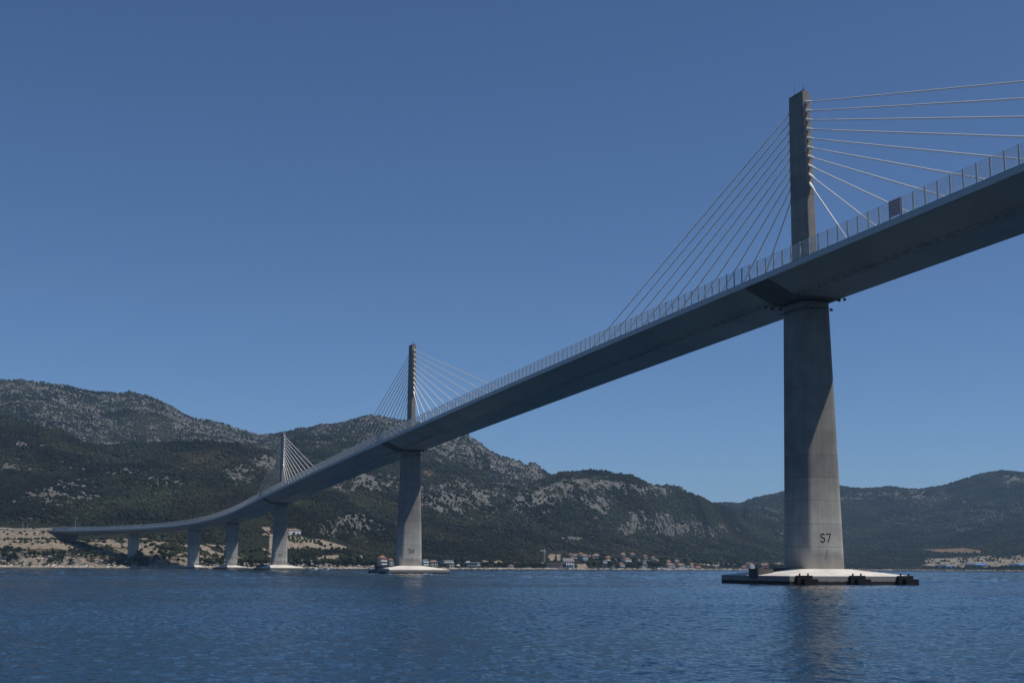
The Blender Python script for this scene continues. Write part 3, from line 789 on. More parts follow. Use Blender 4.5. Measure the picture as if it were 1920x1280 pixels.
m_, t_, b_ = mat('foliage', (.04,.06,.03), .85, .12); h_ = N(t_)
a_ = h_.n('Attribute', attribute_name='lc')
n_ = h_.noise(h_.n('TexCoord').outputs['Object'], .7, 3, .7)
h_.l(h_.mix(1.0, a_.outputs['Color'], h_.ramp(n_, [(.3,(.6,.6,.6)),(.7,(1.3,1.3,1.25))]), 'MULTIPLY'), b_.inputs['Base Color'])
M_LEAF = m_
scrub(16000, 0, 1700, .8, 2.3, 1, 'green scrub and low pines covering the near slopes behind the shore', 3)
scrub(75000, 1500, 2900, 1.0, 2.6, 0, 'dark scrub covering the middle hills', 4)
scrub(110000, 2700, 9000, .9, 2.5, 0, 'scrub dotted over the far limestone ridges', 5)

# ------------------------------------------------------------------ trees that stand singly along the shore
def leafmat(name, c):
    m, t, b = mat(name, c, .8, .15); h = N(t)
    n = h.noise(h.n('TexCoord').outputs['Object'], 1.3, 3, .7)
    oi = h.n('ObjectInfo')
    cc = h.mix(1.0, c, h.ramp(n, [(.3,(.55,.55,.55)),(.7,(1.4,1.4,1.3))]), 'MULTIPLY')
    cc = h.mix(1.0, cc, h.ramp(oi.outputs['Random'], [(0,(.75,.8,.8)),(1,(1.25,1.2,1.1))]), 'MULTIPLY')
    h.l(cc, b.inputs['Base Color']); return m
M_L1 = leafmat('broad_leaf', (.026,.038,.017)); M_L2 = leafmat('pine_needle', (.016,.026,.016)); M_BARK = simple('bark', (.09,.07,.05), .9)
def crown_mesh(kind, seed):
    r = random.Random(seed); b = MB()
    for k in range(260):
        while True:
            p = Vector((r.uniform(-1,1), r.uniform(-1,1), r.uniform(-1,1)))
            if .12 < p.length < 1: break
        lump = 1 + .28*math.sin(3*p.x+seed)*math.cos(2.3*p.y+1.7*seed)
        if kind == 'round': c = Vector((p.x*1.55*lump, p.y*1.55*lump, 2.5+p.z*1.35*lump))
        elif kind == 'cone':
            zz = (p.z+1)/2; c = Vector((p.x*1.05*(1.05-zz), p.y*1.05*(1.05-zz), .8+zz*4.6))
        else: c = Vector((p.x*2.2*lump, p.y*2.2*lump, 1.6+p.z*1.1*lump))
        s = r.uniform(.22,.48); n = (p + Vector((r.uniform(-.6,.6), r.uniform(-.6,.6), r.uniform(-.3,.7)))).normalized()
        u = n.orthogonal().normalized(); w = n.cross(u); a = r.uniform(0, 6.28)
        u, w = u*math.cos(a)+w*math.sin(a), w*math.cos(a)-u*math.sin(a)
        i = len(b.v); b.v += [c+u*s, c+w*s*.8, c-u*s, c-w*s*.8]; b.f.append((i,i+1,i+2,i+3)); b.m.append(0)
    me = bpy.data.meshes.new('crown'); me.from_pydata([tuple(q) for q in b.v], [], b.f)
    me.materials.append(M_L2 if kind == 'cone' else M_L1); me.update(); return me
def trunk_mesh(h):
    b = MB(); b.tube((0,0,-.4),(.08,.05,h*.6),.17,.12,7); b.tube((.08,.05,h*.6),(.5,.2,h*1.1),.08,.04,5); b.tube((.08,.05,h*.6),(-.45,-.2,h*1.15),.08,.04,5); b.tube((.08,.05,h*.6),(0,0,h*1.2),.08,.04,5)
    return b.mesh('trunk', M_BARK)
PROTO = {k: [(crown_mesh(k, s), trunk_mesh({'round':2.2,'cone':1.2,'wide':1.2}[k])) for s in (1,2,3)] for k in ('round','cone','wide')}
TL = {('round','left'): 'round dark green bush tree on the rocky bank near the bridge abutment',
      ('round','mid'): 'round dark green tree in the shore row right of pier S5',
      ('round','town'): 'round dark green tree among the shore houses',
      ('cone','town'): 'slim dark conifer among the shore houses',
      ('round','right'): 'round dark tree on the far right shore by the quarry'}
def tree(x, y, hgt, kind, zone, group):
    p, D = spot(x, y)
    sc = hgt/{'round':3.9,'cone':5.4,'wide':2.8}[kind]
    M = Matrix.Translation((p[0],p[1],p[2]-.15)) @ Matrix.Rotation(random.uniform(0,6.28), 4, 'Z') @ Matrix.Diagonal((sc*random.uniform(.9,1.2), sc*random.uniform(.9,1.2), sc, 1))
    t = empty('shore_tree' if kind != 'cone' else 'conifer_tree', M)
    tag(t, TL[(kind, zone)], 'tree', group)
    c, k = random.choice(PROTO[kind])
    link(bpy.data.objects.new('crown', c), t, M); link(bpy.data.objects.new('trunk', k), t, M)
G1, G2, G3, G4 = 'bush trees on the bank by the abutment', 'trees in the row right of pier S5', 'trees among the shore houses', 'trees on the far right shore'
for x, y, hg in [(4,1043,4.5),(10,1046,5),(18,1049,5.5),(26,1046,5),(8,1033,4),(33,1036,5),(30,1050,4.5),(55,1043,5),(63,1044,5.5),(71,1043,4.5),(84,1042,3.5),(92,1042,4),(99,1041,4),(112,1040,4.5),(119,1039,4),
                  (152,1044,4),(162,1043,4.5),(175,1042,5),(178,1046,4),(283,1040,4),(299,1041,5),(306,1043,5),(318,1046,4.5),(322,1032,4),(384,1058,5),(391,1060,6),(398,1061,5.5),(407,1056,5),(415,1060,5),(418,1052,5)]:
    tree(x, y, hg, 'round', 'left', G1)
for x, y, hg in [(452,1062,7),(461,1060,8),(470,1063,7.5),(479,1060,7),(488,1061,7.5),(497,1060,7),(548,1062,5.5),(556,1061,8.5),(563,1062,6),(574,1062,7.5),(579,1062,6),(591,1062,7.5),(597,1062,6.5),(606,1062,8),(617,1062,8.5),(624,1062,7.5),(632,1062,8),(641,1055,8.5),(648,1060,7.5),(652,1056,8),(660,1058,8),(664,1062,6.5),(672,1056,8),(680,1062,6),(690,1061,6.5),(698,1060,7),(704,1060,6)]:
    tree(x, y, hg, 'round', 'mid', G2)
for x, y, hg in [(826,1063,5),(832,1064,5),(838,1063,5),(866,1064,6),(874,1064,6),(868,1056,7),(905,1062,7),(913,1062,7),(921,1060,8),(928,1063,6),(936,1062,7),(947,1062,6.5),(954,1063,6),(975,1064,6),(982,1064,9),(986,1064,10),(998,1065,9),(1004,1065,10),(1012,1065,9),(1020,1065,8),(1058,1065,8),(1075,1058,6),(1092,1058,8),(1104,1065,13),(1110,1064,15),(1116,1065,14),(1122,1062,12),(1128,1056,14),(1133,1050,14),(1146,1065,13),(1152,1064,14),(1148,1056,12),(1157,1066,10),(1160,1052,8),(1180,1066,12),(1192,1056,12),(1186,1066,11),(1190,1064,14),(1201,1064,11),(1206,1058,10),(1220,1066,16),(1226,1067,17),(1231,1067,15),(1239,1066,14),(1243,1062,16),(1250,1056,14),(1262,1054,10),(1270,1053,9),(1278,1064,8),(1285,1057,12),(1292,1064,9),(1302,1058,13),(1309,1060,12),(1318,1060,14),(1325,1061,14),(1333,1062,13),(1342,1063,12),(1352,1063,11),(1362,1063,12),(1372,1062,13),(1380,1060,14),(1385,1062,13),(1390,1064,12),(1419,1066,12),(1425,1066,10),(1447,1066,14),(1452,1067,13),(1458,1067,12),(1466,1067,12),(1370,1055,10),(1420,1056,12),(1000,1058,6),(1042,1052,5)]:
    tree(x, y, hg*(.85 if x < 960 else .75), 'round', 'town', G3)
for x, y, hg in [(1042,1051,11),(1129,1056,17),(1188,1060,19),(1242,1062,18),(1250,1058,15),(1109,1055,14),(1176,1045,12),(1205,1045,10)]:
    tree(x, y, hg*.75, 'cone', 'town', G3)
for x in list(range(1735, 1850, 9)) + list(range(1856, 1925, 8)):
    tree(x + random.uniform(-3,3), random.uniform(1066.0,1068.5), random.uniform(5,8.5), 'round', 'right', G4)

# ------------------------------------------------------------------ buildings
WALLS = {'white': (.78,.77,.75), 'cream': (.55,.48,.36), 'grey': (.38,.38,.38), 'pink': (.50,.33,.26), 'orange': (.52,.27,.14), 'yellow': (.52,.45,.25), 'blue': (.45,.53,.62), 'red': (.28,.13,.11), 'beige': (.46,.41,.34), 'teal': (.36,.43,.45)}
MW = {k: simple('wall_' + k, c, .85, .2, var=.07, scale=.5) for k, c in WALLS.items()}
def tiles(name, c):
    m, t, b = mat(name, c, .85, .2); h = N(t); ob = h.n('TexCoord').outputs['Object']
    n = h.noise(ob, 1.5, 4); w = h.n('TexWave'); w.inputs['Scale'].default_value = 2.2; h.l(ob, w.inputs['Vector'])
    cc = h.mix(1.0, c, h.ramp(n, [(.3,(.7,.7,.7)),(.7,(1.2,1.15,1.1))]), 'MULTIPLY')
    h.l(h.mix(.25, cc, h.mix(1.0, cc, w.outputs['Color'], 'MULTIPLY')), b.inputs['Base Color']); return m
MR = {'orange': tiles('roof_tiles_orange', (.30,.15,.10)), 'red': tiles('roof_tiles_red', (.23,.135,.105)), 'pink': tiles('roof_tiles_pink', (.28,.20,.17)), 'grey': tiles('roof_tiles_grey', (.22,.21,.21)),
      'blue': simple('roof_sheet_blue', (.10,.25,.48), .5, .4, var=.08), 'dark': simple('roof_sheet_dark', (.05,.065,.10), .5, .4), 'flat': simple('flat_roof', (.45,.44,.42), .85)}
M_WIN = simple('window_glass', (.03,.04,.055), .12, .6)
M_FRAME = simple('window_frame', (.55,.55,.54), .5, .3)
def face_M(x, y, yaw=0, sink=.4):
    p, D = spot(x, y); b = math.atan2(p[0], p[1])
    return Matrix.Translation((p[0], p[1], p[2]-sink)) @ Matrix.Rotation(-b + math.radians(yaw), 4, 'Z'), D
def house(label, x, wpx, yb, ytop, wall, roof, rt='hip', floors=2, yaw=12, roofpx=3.5, nwin=3, balcony=False, dep=.8, name='house', group='houses of the shore village'):
    yaw = 26 + yaw*.8
    M, D = face_M(x, yb, yaw); m = D/F
    w = wpx*m/ (math.cos(math.radians(yaw)) + dep*abs(math.sin(math.radians(yaw)))); d = max(5., w*dep)
    H = max(2.6, (yb-ytop)*m*.985 - (roofpx*m if rt != 'flat' else 0)) + .4; rh = roofpx*m
    o = empty(name, M); tag(o, label, 'house' if name == 'house' else name.replace('_', ' '), group)
    b = MB(); b.box(-w/2, w/2, 0, d, -2.5, H)
    if rt == 'gable':
        i = len(b.v); b.v += [(-w/2,0,H),(-w/2,d,H),(-w/2,d/2,H+rh-.15),(w/2,0,H),(w/2,d,H),(w/2,d/2,H+rh-.15)]; b.f += [(i,i+1,i+2),(i+3,i+5,i+4)]; b.m += [0,0]
    b.build('wall', MW[wall], o, M)
    b = MB(); e = .45
    if rt == 'hip':
        q = min(w, d)*.32
        b.quad_ring([[(-w/2-e,-e,H+.02),(w/2+e,-e,H+.02),(w/2+e,d+e,H+.02),(-w/2-e,d+e,H+.02)],[(-w/2-e,-e,H+.2),(w/2+e,-e,H+.2),(w/2+e,d+e,H+.2),(-w/2-e,d+e,H+.2)],[(-w/2+q,d/2-.1,H+rh),(w/2-q,d/2-.1,H+rh),(w/2-q,d/2+.1,H+rh),(-w/2+q,d/2+.1,H+rh)]])
    elif rt == 'gable':
        for s in (0, 1):
            y0 = -e if s == 0 else d+e
            b.quad_ring([[(-w/2-e,y0,H-.15),(w/2+e,y0,H-.15),(w/2+e,y0,H+.05),(-w/2-e,y0,H+.05)],[(-w/2-e,d/2,H+rh-.1),(w/2+e,d/2,H+rh-.1),(w/2+e,d/2,H+rh+.1),(-w/2-e,d/2,H+rh+.1)]])
    else:
        b.box(-w/2-.15, w/2+.15, -.15, d+.15, H+.01, H+.35)
    r = b.build('roof', MR[roof], o, M)
    if rt != 'flat' and w > 6:
        c = MB(); c.box(w*.22, w*.22+.7, d*.6, d*.6+.7, H+.2, H+rh+.7); c.build('chimney', MW['beige'], r, M)
    fh = H/floors
    for k in range(floors):
        for j in range(nwin):
            cx = -w/2 + w*(j+.5)/nwin; ww = min(.7, w/nwin*.3)*(1.3 if random.random() < .3 else 1); z0 = k*fh + fh*.32 + (.2 if k == 0 else 0); z1 = min(z0+fh*.5, H-.25)
            f = MB(); f.box(cx-ww-.12, cx+ww+.12, -.06, .05, z0-.1, z1+.1); f = f.build('window', M_FRAME, o, M)
            g = MB(); g.box(cx-ww, cx+ww, -.09, -.062, z0, z1); g.build('pane', M_WIN, f, M)
        if balcony and k > 0:
            q = MB(); q.box(-w/2+.2, w/2-.2, -1.6, -.01, k*fh-.12, k*fh+.06); q.box(-w/2+.2, w/2-.2, -1.6, -1.5, k*fh+.06, k*fh+.9)
            q.build('balcony', MW['white'], o, M)
    return o
HS_ = [
 ('white and blue three storey house just right of pier S6', 798, 14, 1063, 1049, 'blue', 'flat', 'flat', 3, 8, 0, 3, True),
 ('beige flat house behind the shore between the white blue house and a grey terrace block', 814, 17, 1062, 1050, 'beige', 'pink', 'hip', 2, -8, 3, 3, False),
 ('wide grey terraced block with long balconies right of pier S6', 841, 26, 1058, 1050.5, 'grey', 'flat', 'flat', 2, 4, 0, 5, True),
 ('low beige shore house below the grey terraced block', 847, 14, 1065, 1058.5, 'beige', 'flat', 'flat', 1, 10, 0, 3, False),
 ('grey gabled white house right of the unfinished pillared building', 1067, 23, 1064, 1046, 'white', 'grey', 'gable', 2, -14, 6, 4, True),
 ('pink walled house with red roof, high above the grey gabled house', 1072, 10, 1045, 1037, 'pink', 'red', 'hip', 1, 10, 3, 2, False),
 ('small white house beside the red roofed house at the left end of the village', 1079, 9, 1046, 1038.5, 'white', 'pink', 'gable', 1, -12, 2.5, 2, False),
 ('long tan roofed house topmost at the left end of the village', 1090, 11, 1042, 1036, 'beige', 'orange', 'hip', 1, 0, 2.5, 2, False),
 ('pale house with a pink roof and white upper storey, left of the tall dark conifer', 1098, 16, 1051, 1039, 'teal', 'pink', 'hip', 2, 12, 3, 3, False),
 ('small pink house with tiled roof tucked right of the pale pink roofed house', 1109, 9, 1049, 1040.5, 'pink', 'red', 'gable', 1, 10, 3, 2, False),
 ('grey mauve house between two tall dark trees high in the village', 1119, 15, 1049, 1037.5, 'grey', 'pink', 'hip', 2, -10, 4, 3, False),
 ('orange house with a white topped storey in the middle of the village', 1142, 13, 1055, 1042, 'orange', 'orange', 'hip', 2, 16, 3, 2, True),
 ('small white house below and left of the orange house', 1135, 8, 1060, 1050, 'white', 'flat', 'flat', 2, -6, 0, 2, True),
 ('pale house with pink roof highest of the right village group', 1170, 12, 1043, 1036, 'grey', 'pink', 'hip', 1, 5, 3, 2, False),
 ('low beige house high on the slope right of the highest pink roof', 1187, 10, 1042, 1036.5, 'beige', 'pink', 'hip', 1, -5, 2.5, 2, False),
 ('small cream house standing alone high at the right of the village', 1211, 9, 1047, 1039.5, 'cream', 'orange', 'hip', 1, 10, 2.5, 2, False),
 ('white house with two stepped red roofs in the right of the village', 1178, 17, 1055, 1045, 'white', 'red', 'hip', 2, 14, 3.2, 3, True),
 ('white waterfront house with a red roof and deep balconies', 1166, 14, 1064, 1054.5, 'white', 'red', 'hip', 2, 10, 2.8, 3, True),
 ('cream house with salmon roof right of the two stepped red roofs', 1194, 11, 1056, 1046, 'cream', 'pink', 'hip', 2, -12, 3, 2, False),
 ('pale orange house behind the waterfront, below the salmon roof', 1188, 10, 1061, 1054, 'pink', 'orange', 'hip', 1, 8, 2.5, 2, False),
 ('long grey white apartment house in the right of the village', 1213, 18, 1061, 1050, 'grey', 'flat', 'flat', 3, 6, 0, 5, False),
 ('low white boathouse at the water in the right of the village', 1208, 11, 1067, 1062.5, 'white', 'flat', 'flat', 1, 5, 0, 2, False, .8, 'boathouse'),
 ('pinkish house with tiled roof right of the long grey apartment house', 1232, 13, 1056, 1048, 'beige', 'pink', 'hip', 1, 10, 3, 3, False),
 ('large red beige house with white gable at the right end of the village', 1253, 17, 1059, 1049, 'beige', 'red', 'gable', 2, 18, 4, 3, False),
 ('yellow two storey waterfront house', 1259, 17, 1066, 1056, 'yellow', 'pink', 'hip', 2, -10, 2.8, 4, True),
 ('pale beige wide waterfront house right of the yellow one', 1279, 17, 1065.5, 1056, 'cream', 'pink', 'hip', 2, 8, 3, 4, False),
 ('small house with bright orange roof at the right end of the waterfront row', 1299, 9, 1066, 1058, 'white', 'orange', 'hip', 1, 10, 3, 2, False),
 ('low shed with bright orange roof last of the waterfront row', 1310, 11, 1067, 1062, 'beige', 'orange', 'gable', 1, 0, 2.5, 2, False),

 ('small pale house with grey roof right of the orange house, between two dark trees', 1154, 9, 1056, 1047, 'white', 'grey', 'hip', 2, 6, 2.5, 2, False),
 ('small white house low on the shore left of the red roofed waterfront house', 1152, 9, 1065, 1057, 'white', 'pink', 'gable', 2, 10, 2.5, 2, False),
 ('beige house with pink roof left of the long grey apartment house', 1201, 9, 1057, 1049, 'beige', 'pink', 'hip', 2, 5, 2.5, 2, False),
 ('pale gabled house directly above the low white boathouse', 1204, 10, 1063.5, 1055, 'white', 'pink', 'gable', 2, -4, 3, 2, False),
 ('cream house behind the pinkish tiled house at the right of the village', 1226, 9, 1050, 1043, 'cream', 'pink', 'hip', 1, 8, 2.5, 2, False),
 ('white two storey house by the water left of the yellow house', 1238, 11, 1065.5, 1057, 'white', 'pink', 'hip', 2, 0, 2.6, 3, False),
 ('beige house peeping out behind the yellow waterfront house', 1270, 11, 1056, 1048.5, 'beige', 'pink', 'hip', 1, 5, 3, 2, False),
 ('low white annex touching the right side of the wide beige waterfront house', 1291, 7, 1066, 1060, 'white', 'flat', 'flat', 1, 0, 0, 2, False),
 ('small beige house alone by the grey road wall right of the village', 1343, 11, 1064.5, 1058.5, 'beige', 'pink', 'gable', 1, 0, 2.5, 2, False),
 ('white house beside the unfinished building, on its left among trees', 1014, 10, 1062, 1055, 'white', 'flat', 'flat', 1, 0, 0, 2, False),
 ('low cream house behind the trees right of the modern white house', 921, 12, 1059, 1053, 'cream', 'pink', 'hip', 1, 0, 2.5, 3, False),
 ('white garden house at the shore far right of the modern white house', 960, 9, 1065, 1060, 'white', 'pink', 'hip', 1, 8, 2.2, 2, False),
 ('tall pale four storey house left of the footing of pier S7', 1410, 12, 1067, 1055.5, 'white', 'pink', 'hip', 4, 12, 2, 3, True),
 ('low pink house left of the tall four storey house', 1396, 12, 1067, 1060, 'pink', 'red', 'hip', 1, 0, 3, 2, False),
 ('wide dark red roofed house right of the tall four storey house', 1434, 20, 1067.5, 1057, 'red', 'red', 'hip', 2, -8, 3, 4, False),
 ('pink roofed house half hidden behind pier S7', 1461, 20, 1064, 1055, 'beige', 'pink', 'hip', 2, 5, 3.5, 3, False),
]
for a in HS_: house(*a)
house('tall house with orange hip roof and white balcony slabs left of pier S6', 719, 17, 1063, 1041.5, 'beige', 'orange', 'hip', 3, 14, 4.5, 4, True)
house('small house with orange roof touching the left side of pier S6', 734, 11, 1062, 1046.5, 'grey', 'orange', 'hip', 3, 10, 3.5, 2, False)
house('white villa with pink hip roof above the planted terraces right of pier S5', 551, 31, 1002, 991, 'white', 'pink', 'hip', 2, 18, 3.2, 6, False, .5, 'villa', 'villa above the terraces')

# modern white house with a dark ribbon window
def modern():
    M, D = face_M(885, 1063.5, 2); m = D/F
    o = empty('modern_house', M); tag(o, 'modern white box house with a dark ribbon window on the shore', 'house', 'houses of the shore village')
    u = lambda px: (px-885)*m; zz = lambda y: (1063.8-y)*m
    b = MB(); b.box(u(872), u(900), 0, 9, zz(1060), zz(1053.8)); b.box(u(875), u(893), 1.2, 8.5, -2, zz(1060)-.01); b.box(u(862), u(872)-.01, 2.5, 9, -1.5, zz(1056.5)); b.box(u(875), u(881), 4, 8.8, zz(1053.8)+.01, zz(1051.3))
    w = b.build('wall', MW['white'], o, M)
    for x0, x1, y0, y1, yy in ((878.5,894.5,1058.4,1054.9,0),(879,884,1063,1060.4,1.2),(885.5,892.5,1063,1060.4,1.2),(864,870.5,1062.6,1059.5,2.5)):
        b = MB(); b.box(u(x0)-.15, u(x1)+.15, yy-.05, yy+.02, zz(y0)-.15, zz(y1)+.15); f = b.build('window', M_FRAME, o, M)
        b = MB(); b.box(u(x0), u(x1), yy-.09, yy-.052, zz(y0), zz(y1)); b.build('pane', M_WIN, f, M)
    b = MB(); b.box(u(871.5), u(900.5), -.3, 9.3, zz(1053.8)+.01, zz(1053.8)+.3); b.build('roof', MW['white'], o, M)
modern()
def unfinished():
    M, D = face_M(1040, 1065, 4); m = D/F
    o = empty('unfinished_building', M); tag(o, 'long unfinished building with an open row of pillars under a concrete slab at the shore', 'building')
    w = 29*m; b = MB(); b.box(-w/2, w/2, 0, 10, 3.6+1.6, 4.1+1.6); b.build('roof_slab', MW['beige'], o, M)
    b = MB(); b.box(-w/2, w/2, 7, 10, -1, 5.19); b.build('back_wall', MW['red'], o, M)
    b = MB(); b.box(-w/2-.5, w/2+1, -2.5, 6.99, -2, 1.0); b.build('floor_slab', MW['beige'], o, M)
    for k in range(10):
        x = -w/2 + .3 + (w-.6)*k/9; b = MB(); b.box(x-.22, x+.22, .2, .6, 1.01, 5.19); b.build('pillar', MW['grey'], o, M)
unfinished()
def shed(label, x0, x1, yb, yt, xs):
    M, D = face_M((x0+x1)/2, yb, -6, .5); m = D/F; w = (x1-x0)*m; H = (yb-yt)*m
    o = empty('industrial_shed', M); tag(o, label, 'shed', 'industrial sheds below the quarry')
    b = MB(); b.box(-w/2, w/2, 0, 22, -2, H*.55); b.build('wall', MR['dark'], o, M)
    f = (xs-x0)/(x1-x0)*w - w/2
    for a, c, mm in ((-w/2-.5, f-.01, MR['dark']), (f, w/2+.5, MR['blue'])):
        b = MB(); b.quad_ring([[(a,-.6,H*.55+.02),(c,-.6,H*.55+.02),(c,-.6,H*.6),(a,-.6,H*.6)],[(a,11,H),(c,11,H),(c,11,H+.3),(a,11,H+.3)],[(a,22.6,H*.55+.02),(c,22.6,H*.55+.02),(c,22.6,H*.6),(a,22.6,H*.6)]])
        b.build('roof', mm, o, M)
    for k in range(3):
        x = -w/2 + w*(k+.5)/3; b = MB(); b.box(x-2.2, x+2.2, -.12, .02, -.2, H*.4); b.build('door', MW['grey'], o, M)
shed('long industrial shed, left half dark and right half bright blue roof, below the quarry', 1811, 1846, 1062.0, 1055.8, 1829)
shed('industrial shed with blue roof at the right edge below the quarry', 1894, 1934, 1062.5, 1055.8, 1911)
shed('low dark shed with grey blue roof at the left end of the quarry', 1758, 1784, 1063.2, 1059.0, 1772)

# retaining walls along the shore road
def rwall(label, x0, x1, yb, hm):
    a, D = spot(x0, yb); c, _ = spot(x1, yb)
    n = 10; b = MB(); rings = []
    for k in range(n+1):
        x = x0 + (x1-x0)*k/n; p, _ = spot(x, yb); d = az_dir(x)
        rings.append([(p[0], p[1], p[2]-1.5), (p[0]+d[0]*.8, p[1]+d[1]*.8, p[2]-1.5), (p[0]+d[0]*.8, p[1]+d[1]*.8, p[2]+hm+.4*math.sin(k)), (p[0], p[1], p[2]+hm+.4*math.sin(k))])
    b.quad_ring(rings); o = b.build('retaining_wall', MW['grey']); tag(o, label, 'wall')
rwall('grey retaining wall behind the tree row right of pier S5', 543, 626, 1059.0, 3.6)
rwall('long grey retaining wall by the road right of the village', 1326, 1378, 1060.0, 5.0)
rwall('pale sea wall along the village waterfront', 1228, 1292, 1067.2, 1.6)

# crane, masts
def lattice(label, name, x, yb, yt, jib=None, cat='crane'):
    M, D = face_M(x, yb, 0, 0); m = D/F; H = (yb-yt)*m
    o = empty(name, M); tag(o, label, cat)
    b = MB()
    for sx in (-.6,.6):
        for sy in (-.6,.6): b.tube((sx,sy,-1),(sx,sy,H),.13,n=4)
    for k in range(int(H/1.5)):
        for sy in (-.6,.6): b.tube((-.6,sy,k*1.5),(.6,sy,k*1.5+1.5),.08,n=4)
        for sx in (-.6,.6): b.tube((sx,-.6,k*1.5),(sx,.6,k*1.5+1.5),.08,n=4)
    b.build('mast', M_RAIL, o, M)
    if jib:
        b = MB()
        for s in (-.5,.5): b.tube((-jib[0]*m,s,H),(jib[1]*m,s,H),.12,n=4)
        b.tube((-jib[0]*m,0,H+1.0),(jib[1]*m,0,H+1.0),.12,n=4); b.tube((0,0,H),(0,0,H+3),.15,n=4)
        for k in range(12):
            x0 = -jib[0]*m + (jib[0]+jib[1])*m*k/12; b.tube((x0,.5,H),(x0+.8,0,H+1),.07,n=4)
        b.build('jib', M_RAIL, o, M)
        b = MB(); b.box(.3,1.4,-.5,.5,H-2.2,H-.2); b.build('cab', MW['white'], o, M)
lattice('thin tower crane standing behind the unfinished pillared building', 'tower_crane', 1021, 1053, 1032.8, (7.5, 1.5))
def pole(label, x, yb, yt, lamp=True):
    M, D = face_M(x, yb, 0, 0); m = D/F; H = (yb-yt)*m
    o = empty('lamp_post', M); tag(o, label, 'lamp post')
    b = MB(); b.tube((0,0,-1),(0,0,H),.09,.06,8); b.build('pole', M_RAIL, o, M)
    if not lamp: return
    b = MB(); b.tube((0,0,H-.1),(1.1,0,H+.2),.07); b.box(.8,1.7,-.15,.15,H+.1,H+.25); b.build('lamp_head', M_WHITE, o, M)
    b = MB(); b.box(-.35,.35,-.35,.35,-.2,1.3); b.build('base_box', MW['white'], o, M)
pole('pale lamp post rising behind the bridge railing near the abutment', 137, 993, 972)
pole('blue white mast on the waterfront below the orange house', 1137.5, 1066, 1052)
pole('thin pole left of its twin above the pale embankment', 38, 993, 979, False)
pole('thin pole right of its twin above the pale embankment', 46.5, 993, 981, False)

# small planted bushes in rows on the terraces, olive green
bm_ = MB(); iv, if_ = ico(1); r_ = random.Random(5)
jt = [1+r_.uniform(-.3,.3) for _ in iv]
bm_.v = [tuple(np.array(p)*j) for p, j in zip(iv, jt)]; bm_.f = [tuple(f) for f in if_]; bm_.m = [0]*len(if_)
OL = bm_.mesh('olive_bush', M_L1)
for row, (y, xa, xb, st) in enumerate([(1005.0,540,570,6.5),(1008,540,578,7),(1010.8,541,584,7),(1013.5,543,590,7.5),(1016,548,596,8),(1018.5,588,604,6)]):
    x = xa
    while x < xb:
        p, D = spot(x + r_.uniform(-1,1), y)
        sc = r_.uniform(.9,1.5)
        o = bpy.data.objects.new('olive_bush', OL); link(o, None, Matrix.Translation((p[0],p[1],p[2]+.4)) @ Matrix.Rotation(r_.uniform(0,6),4,'Z') @ Matrix.Diagonal((sc*1.3,sc,sc*.9,1)))
        tag(o, 'small olive green bush planted in rows on the pale terraces', 'bush', 'bushes planted on the terraces')
        x += st
def tuft_rows():
    for k in range(90):
        x = r_.uniform(3,122); y = r_.choice([r_.uniform(996,1003), r_.uniform(1013,1025), r_.uniform(1013,1018), 1010.3, 1010.6])
        p, D = spot(x, y); sc = r_.uniform(.5,1.15)
        o = bpy.data.objects.new('shrub', OL); link(o, None, Matrix.Translation((p[0],p[1],p[2]+.3)) @ Matrix.Rotation(r_.uniform(0,6),4,'Z') @ Matrix.Diagonal((sc*1.6,sc,sc*.9,1)))
        tag(o, 'small dark shrub growing on the pale embankment slope', 'shrub', 'shrubs on the embankment')
tuft_rows()

# embankment road safety rail
p0, _ = spot(-40, 993); b = MB(); rr = []
for x in np.linspace(-200, 98, 40):
    s = float(np.interp(x, cols, sh)); of = float(np.interp(x, [-900,0,98],[200,93,93])); z = ground(x, of); d = az_dir(x)
    rr.append([(d[0]*(s+of), d[1]*(s+of), z+.3), (d[0]*(s+of+.15), d[1]*(s+of+.15), z+.3), (d[0]*(s+of+.15), d[1]*(s+of+.15), z+1.2), (d[0]*(s+of), d[1]*(s+of), z+1.2)])
b.quad_ring(rr); tag(b.build('safety_rail', M_GALV), 'grey safety rail along the road on top of the pale embankment', 'rail')

# ------------------------------------------------------------------ boats
def boat(label, x, D, L, yaw, kind):
    d = az_dir(x); M = Matrix.Translation((d[0]*D, d[1]*D, 0)) @ Matrix.Rotation(-math.atan2(d[0], d[1]) + math.radians(yaw), 4, 'Z')
    o = empty('motor_boat', M); tag(o, label, 'boat')
    b = MB(); rings = []
    for k in range(9):
        u = k/8; xx = -L/2 + L*u; w = L*.16*(1 - max(0, (u-.45)/.55)**2.2) + .02; top = .75 + .45*u*u; 
        rings.append([(xx,-w*.5,-.25+.2*u*u),(xx,w*.5,-.25+.2*u*u),(xx,w,top),(xx,-w,top)])
    b.quad_ring(rings); b.build('hull', M_WHITE, o, M)
    b = MB(); b.box(-L*.18, L*.14, -L*.09, L*.09, .75, 1.55); b.build('cabin', M_WIN if kind == 'open' else M_DARK, o, M)
    b = MB(); b.box(-L*.26, L*.12, -L*.12, L*.12, 1.56 if kind == 'open' else 2.0, 1.66 if kind == 'open' else 2.15)
    for sx in (-L*.24, L*.1):
        for sy in (-.1, .1): b.tube((sx, sy*L, .7), (sx, sy*L, 1.57 if kind == 'open' else 2.01), .04, n=5)
    b.build('canopy', M_WHITE, o, M)
    b = MB(); b.box(-L/2-.45, -L/2-.02, -.25, .25, -.1, 1.0); b.build('outboard_motor', M_DARK, o, M)
    if kind == 'mast':
        b = MB(); b.tube((0,0,2.1),(0,0,4.2),.05); b.build('mast', M_RAIL, o, M)
boat('low white speedboat left of another white boat, right of pier S5', 587, 870, 5.6, 8, 'open')
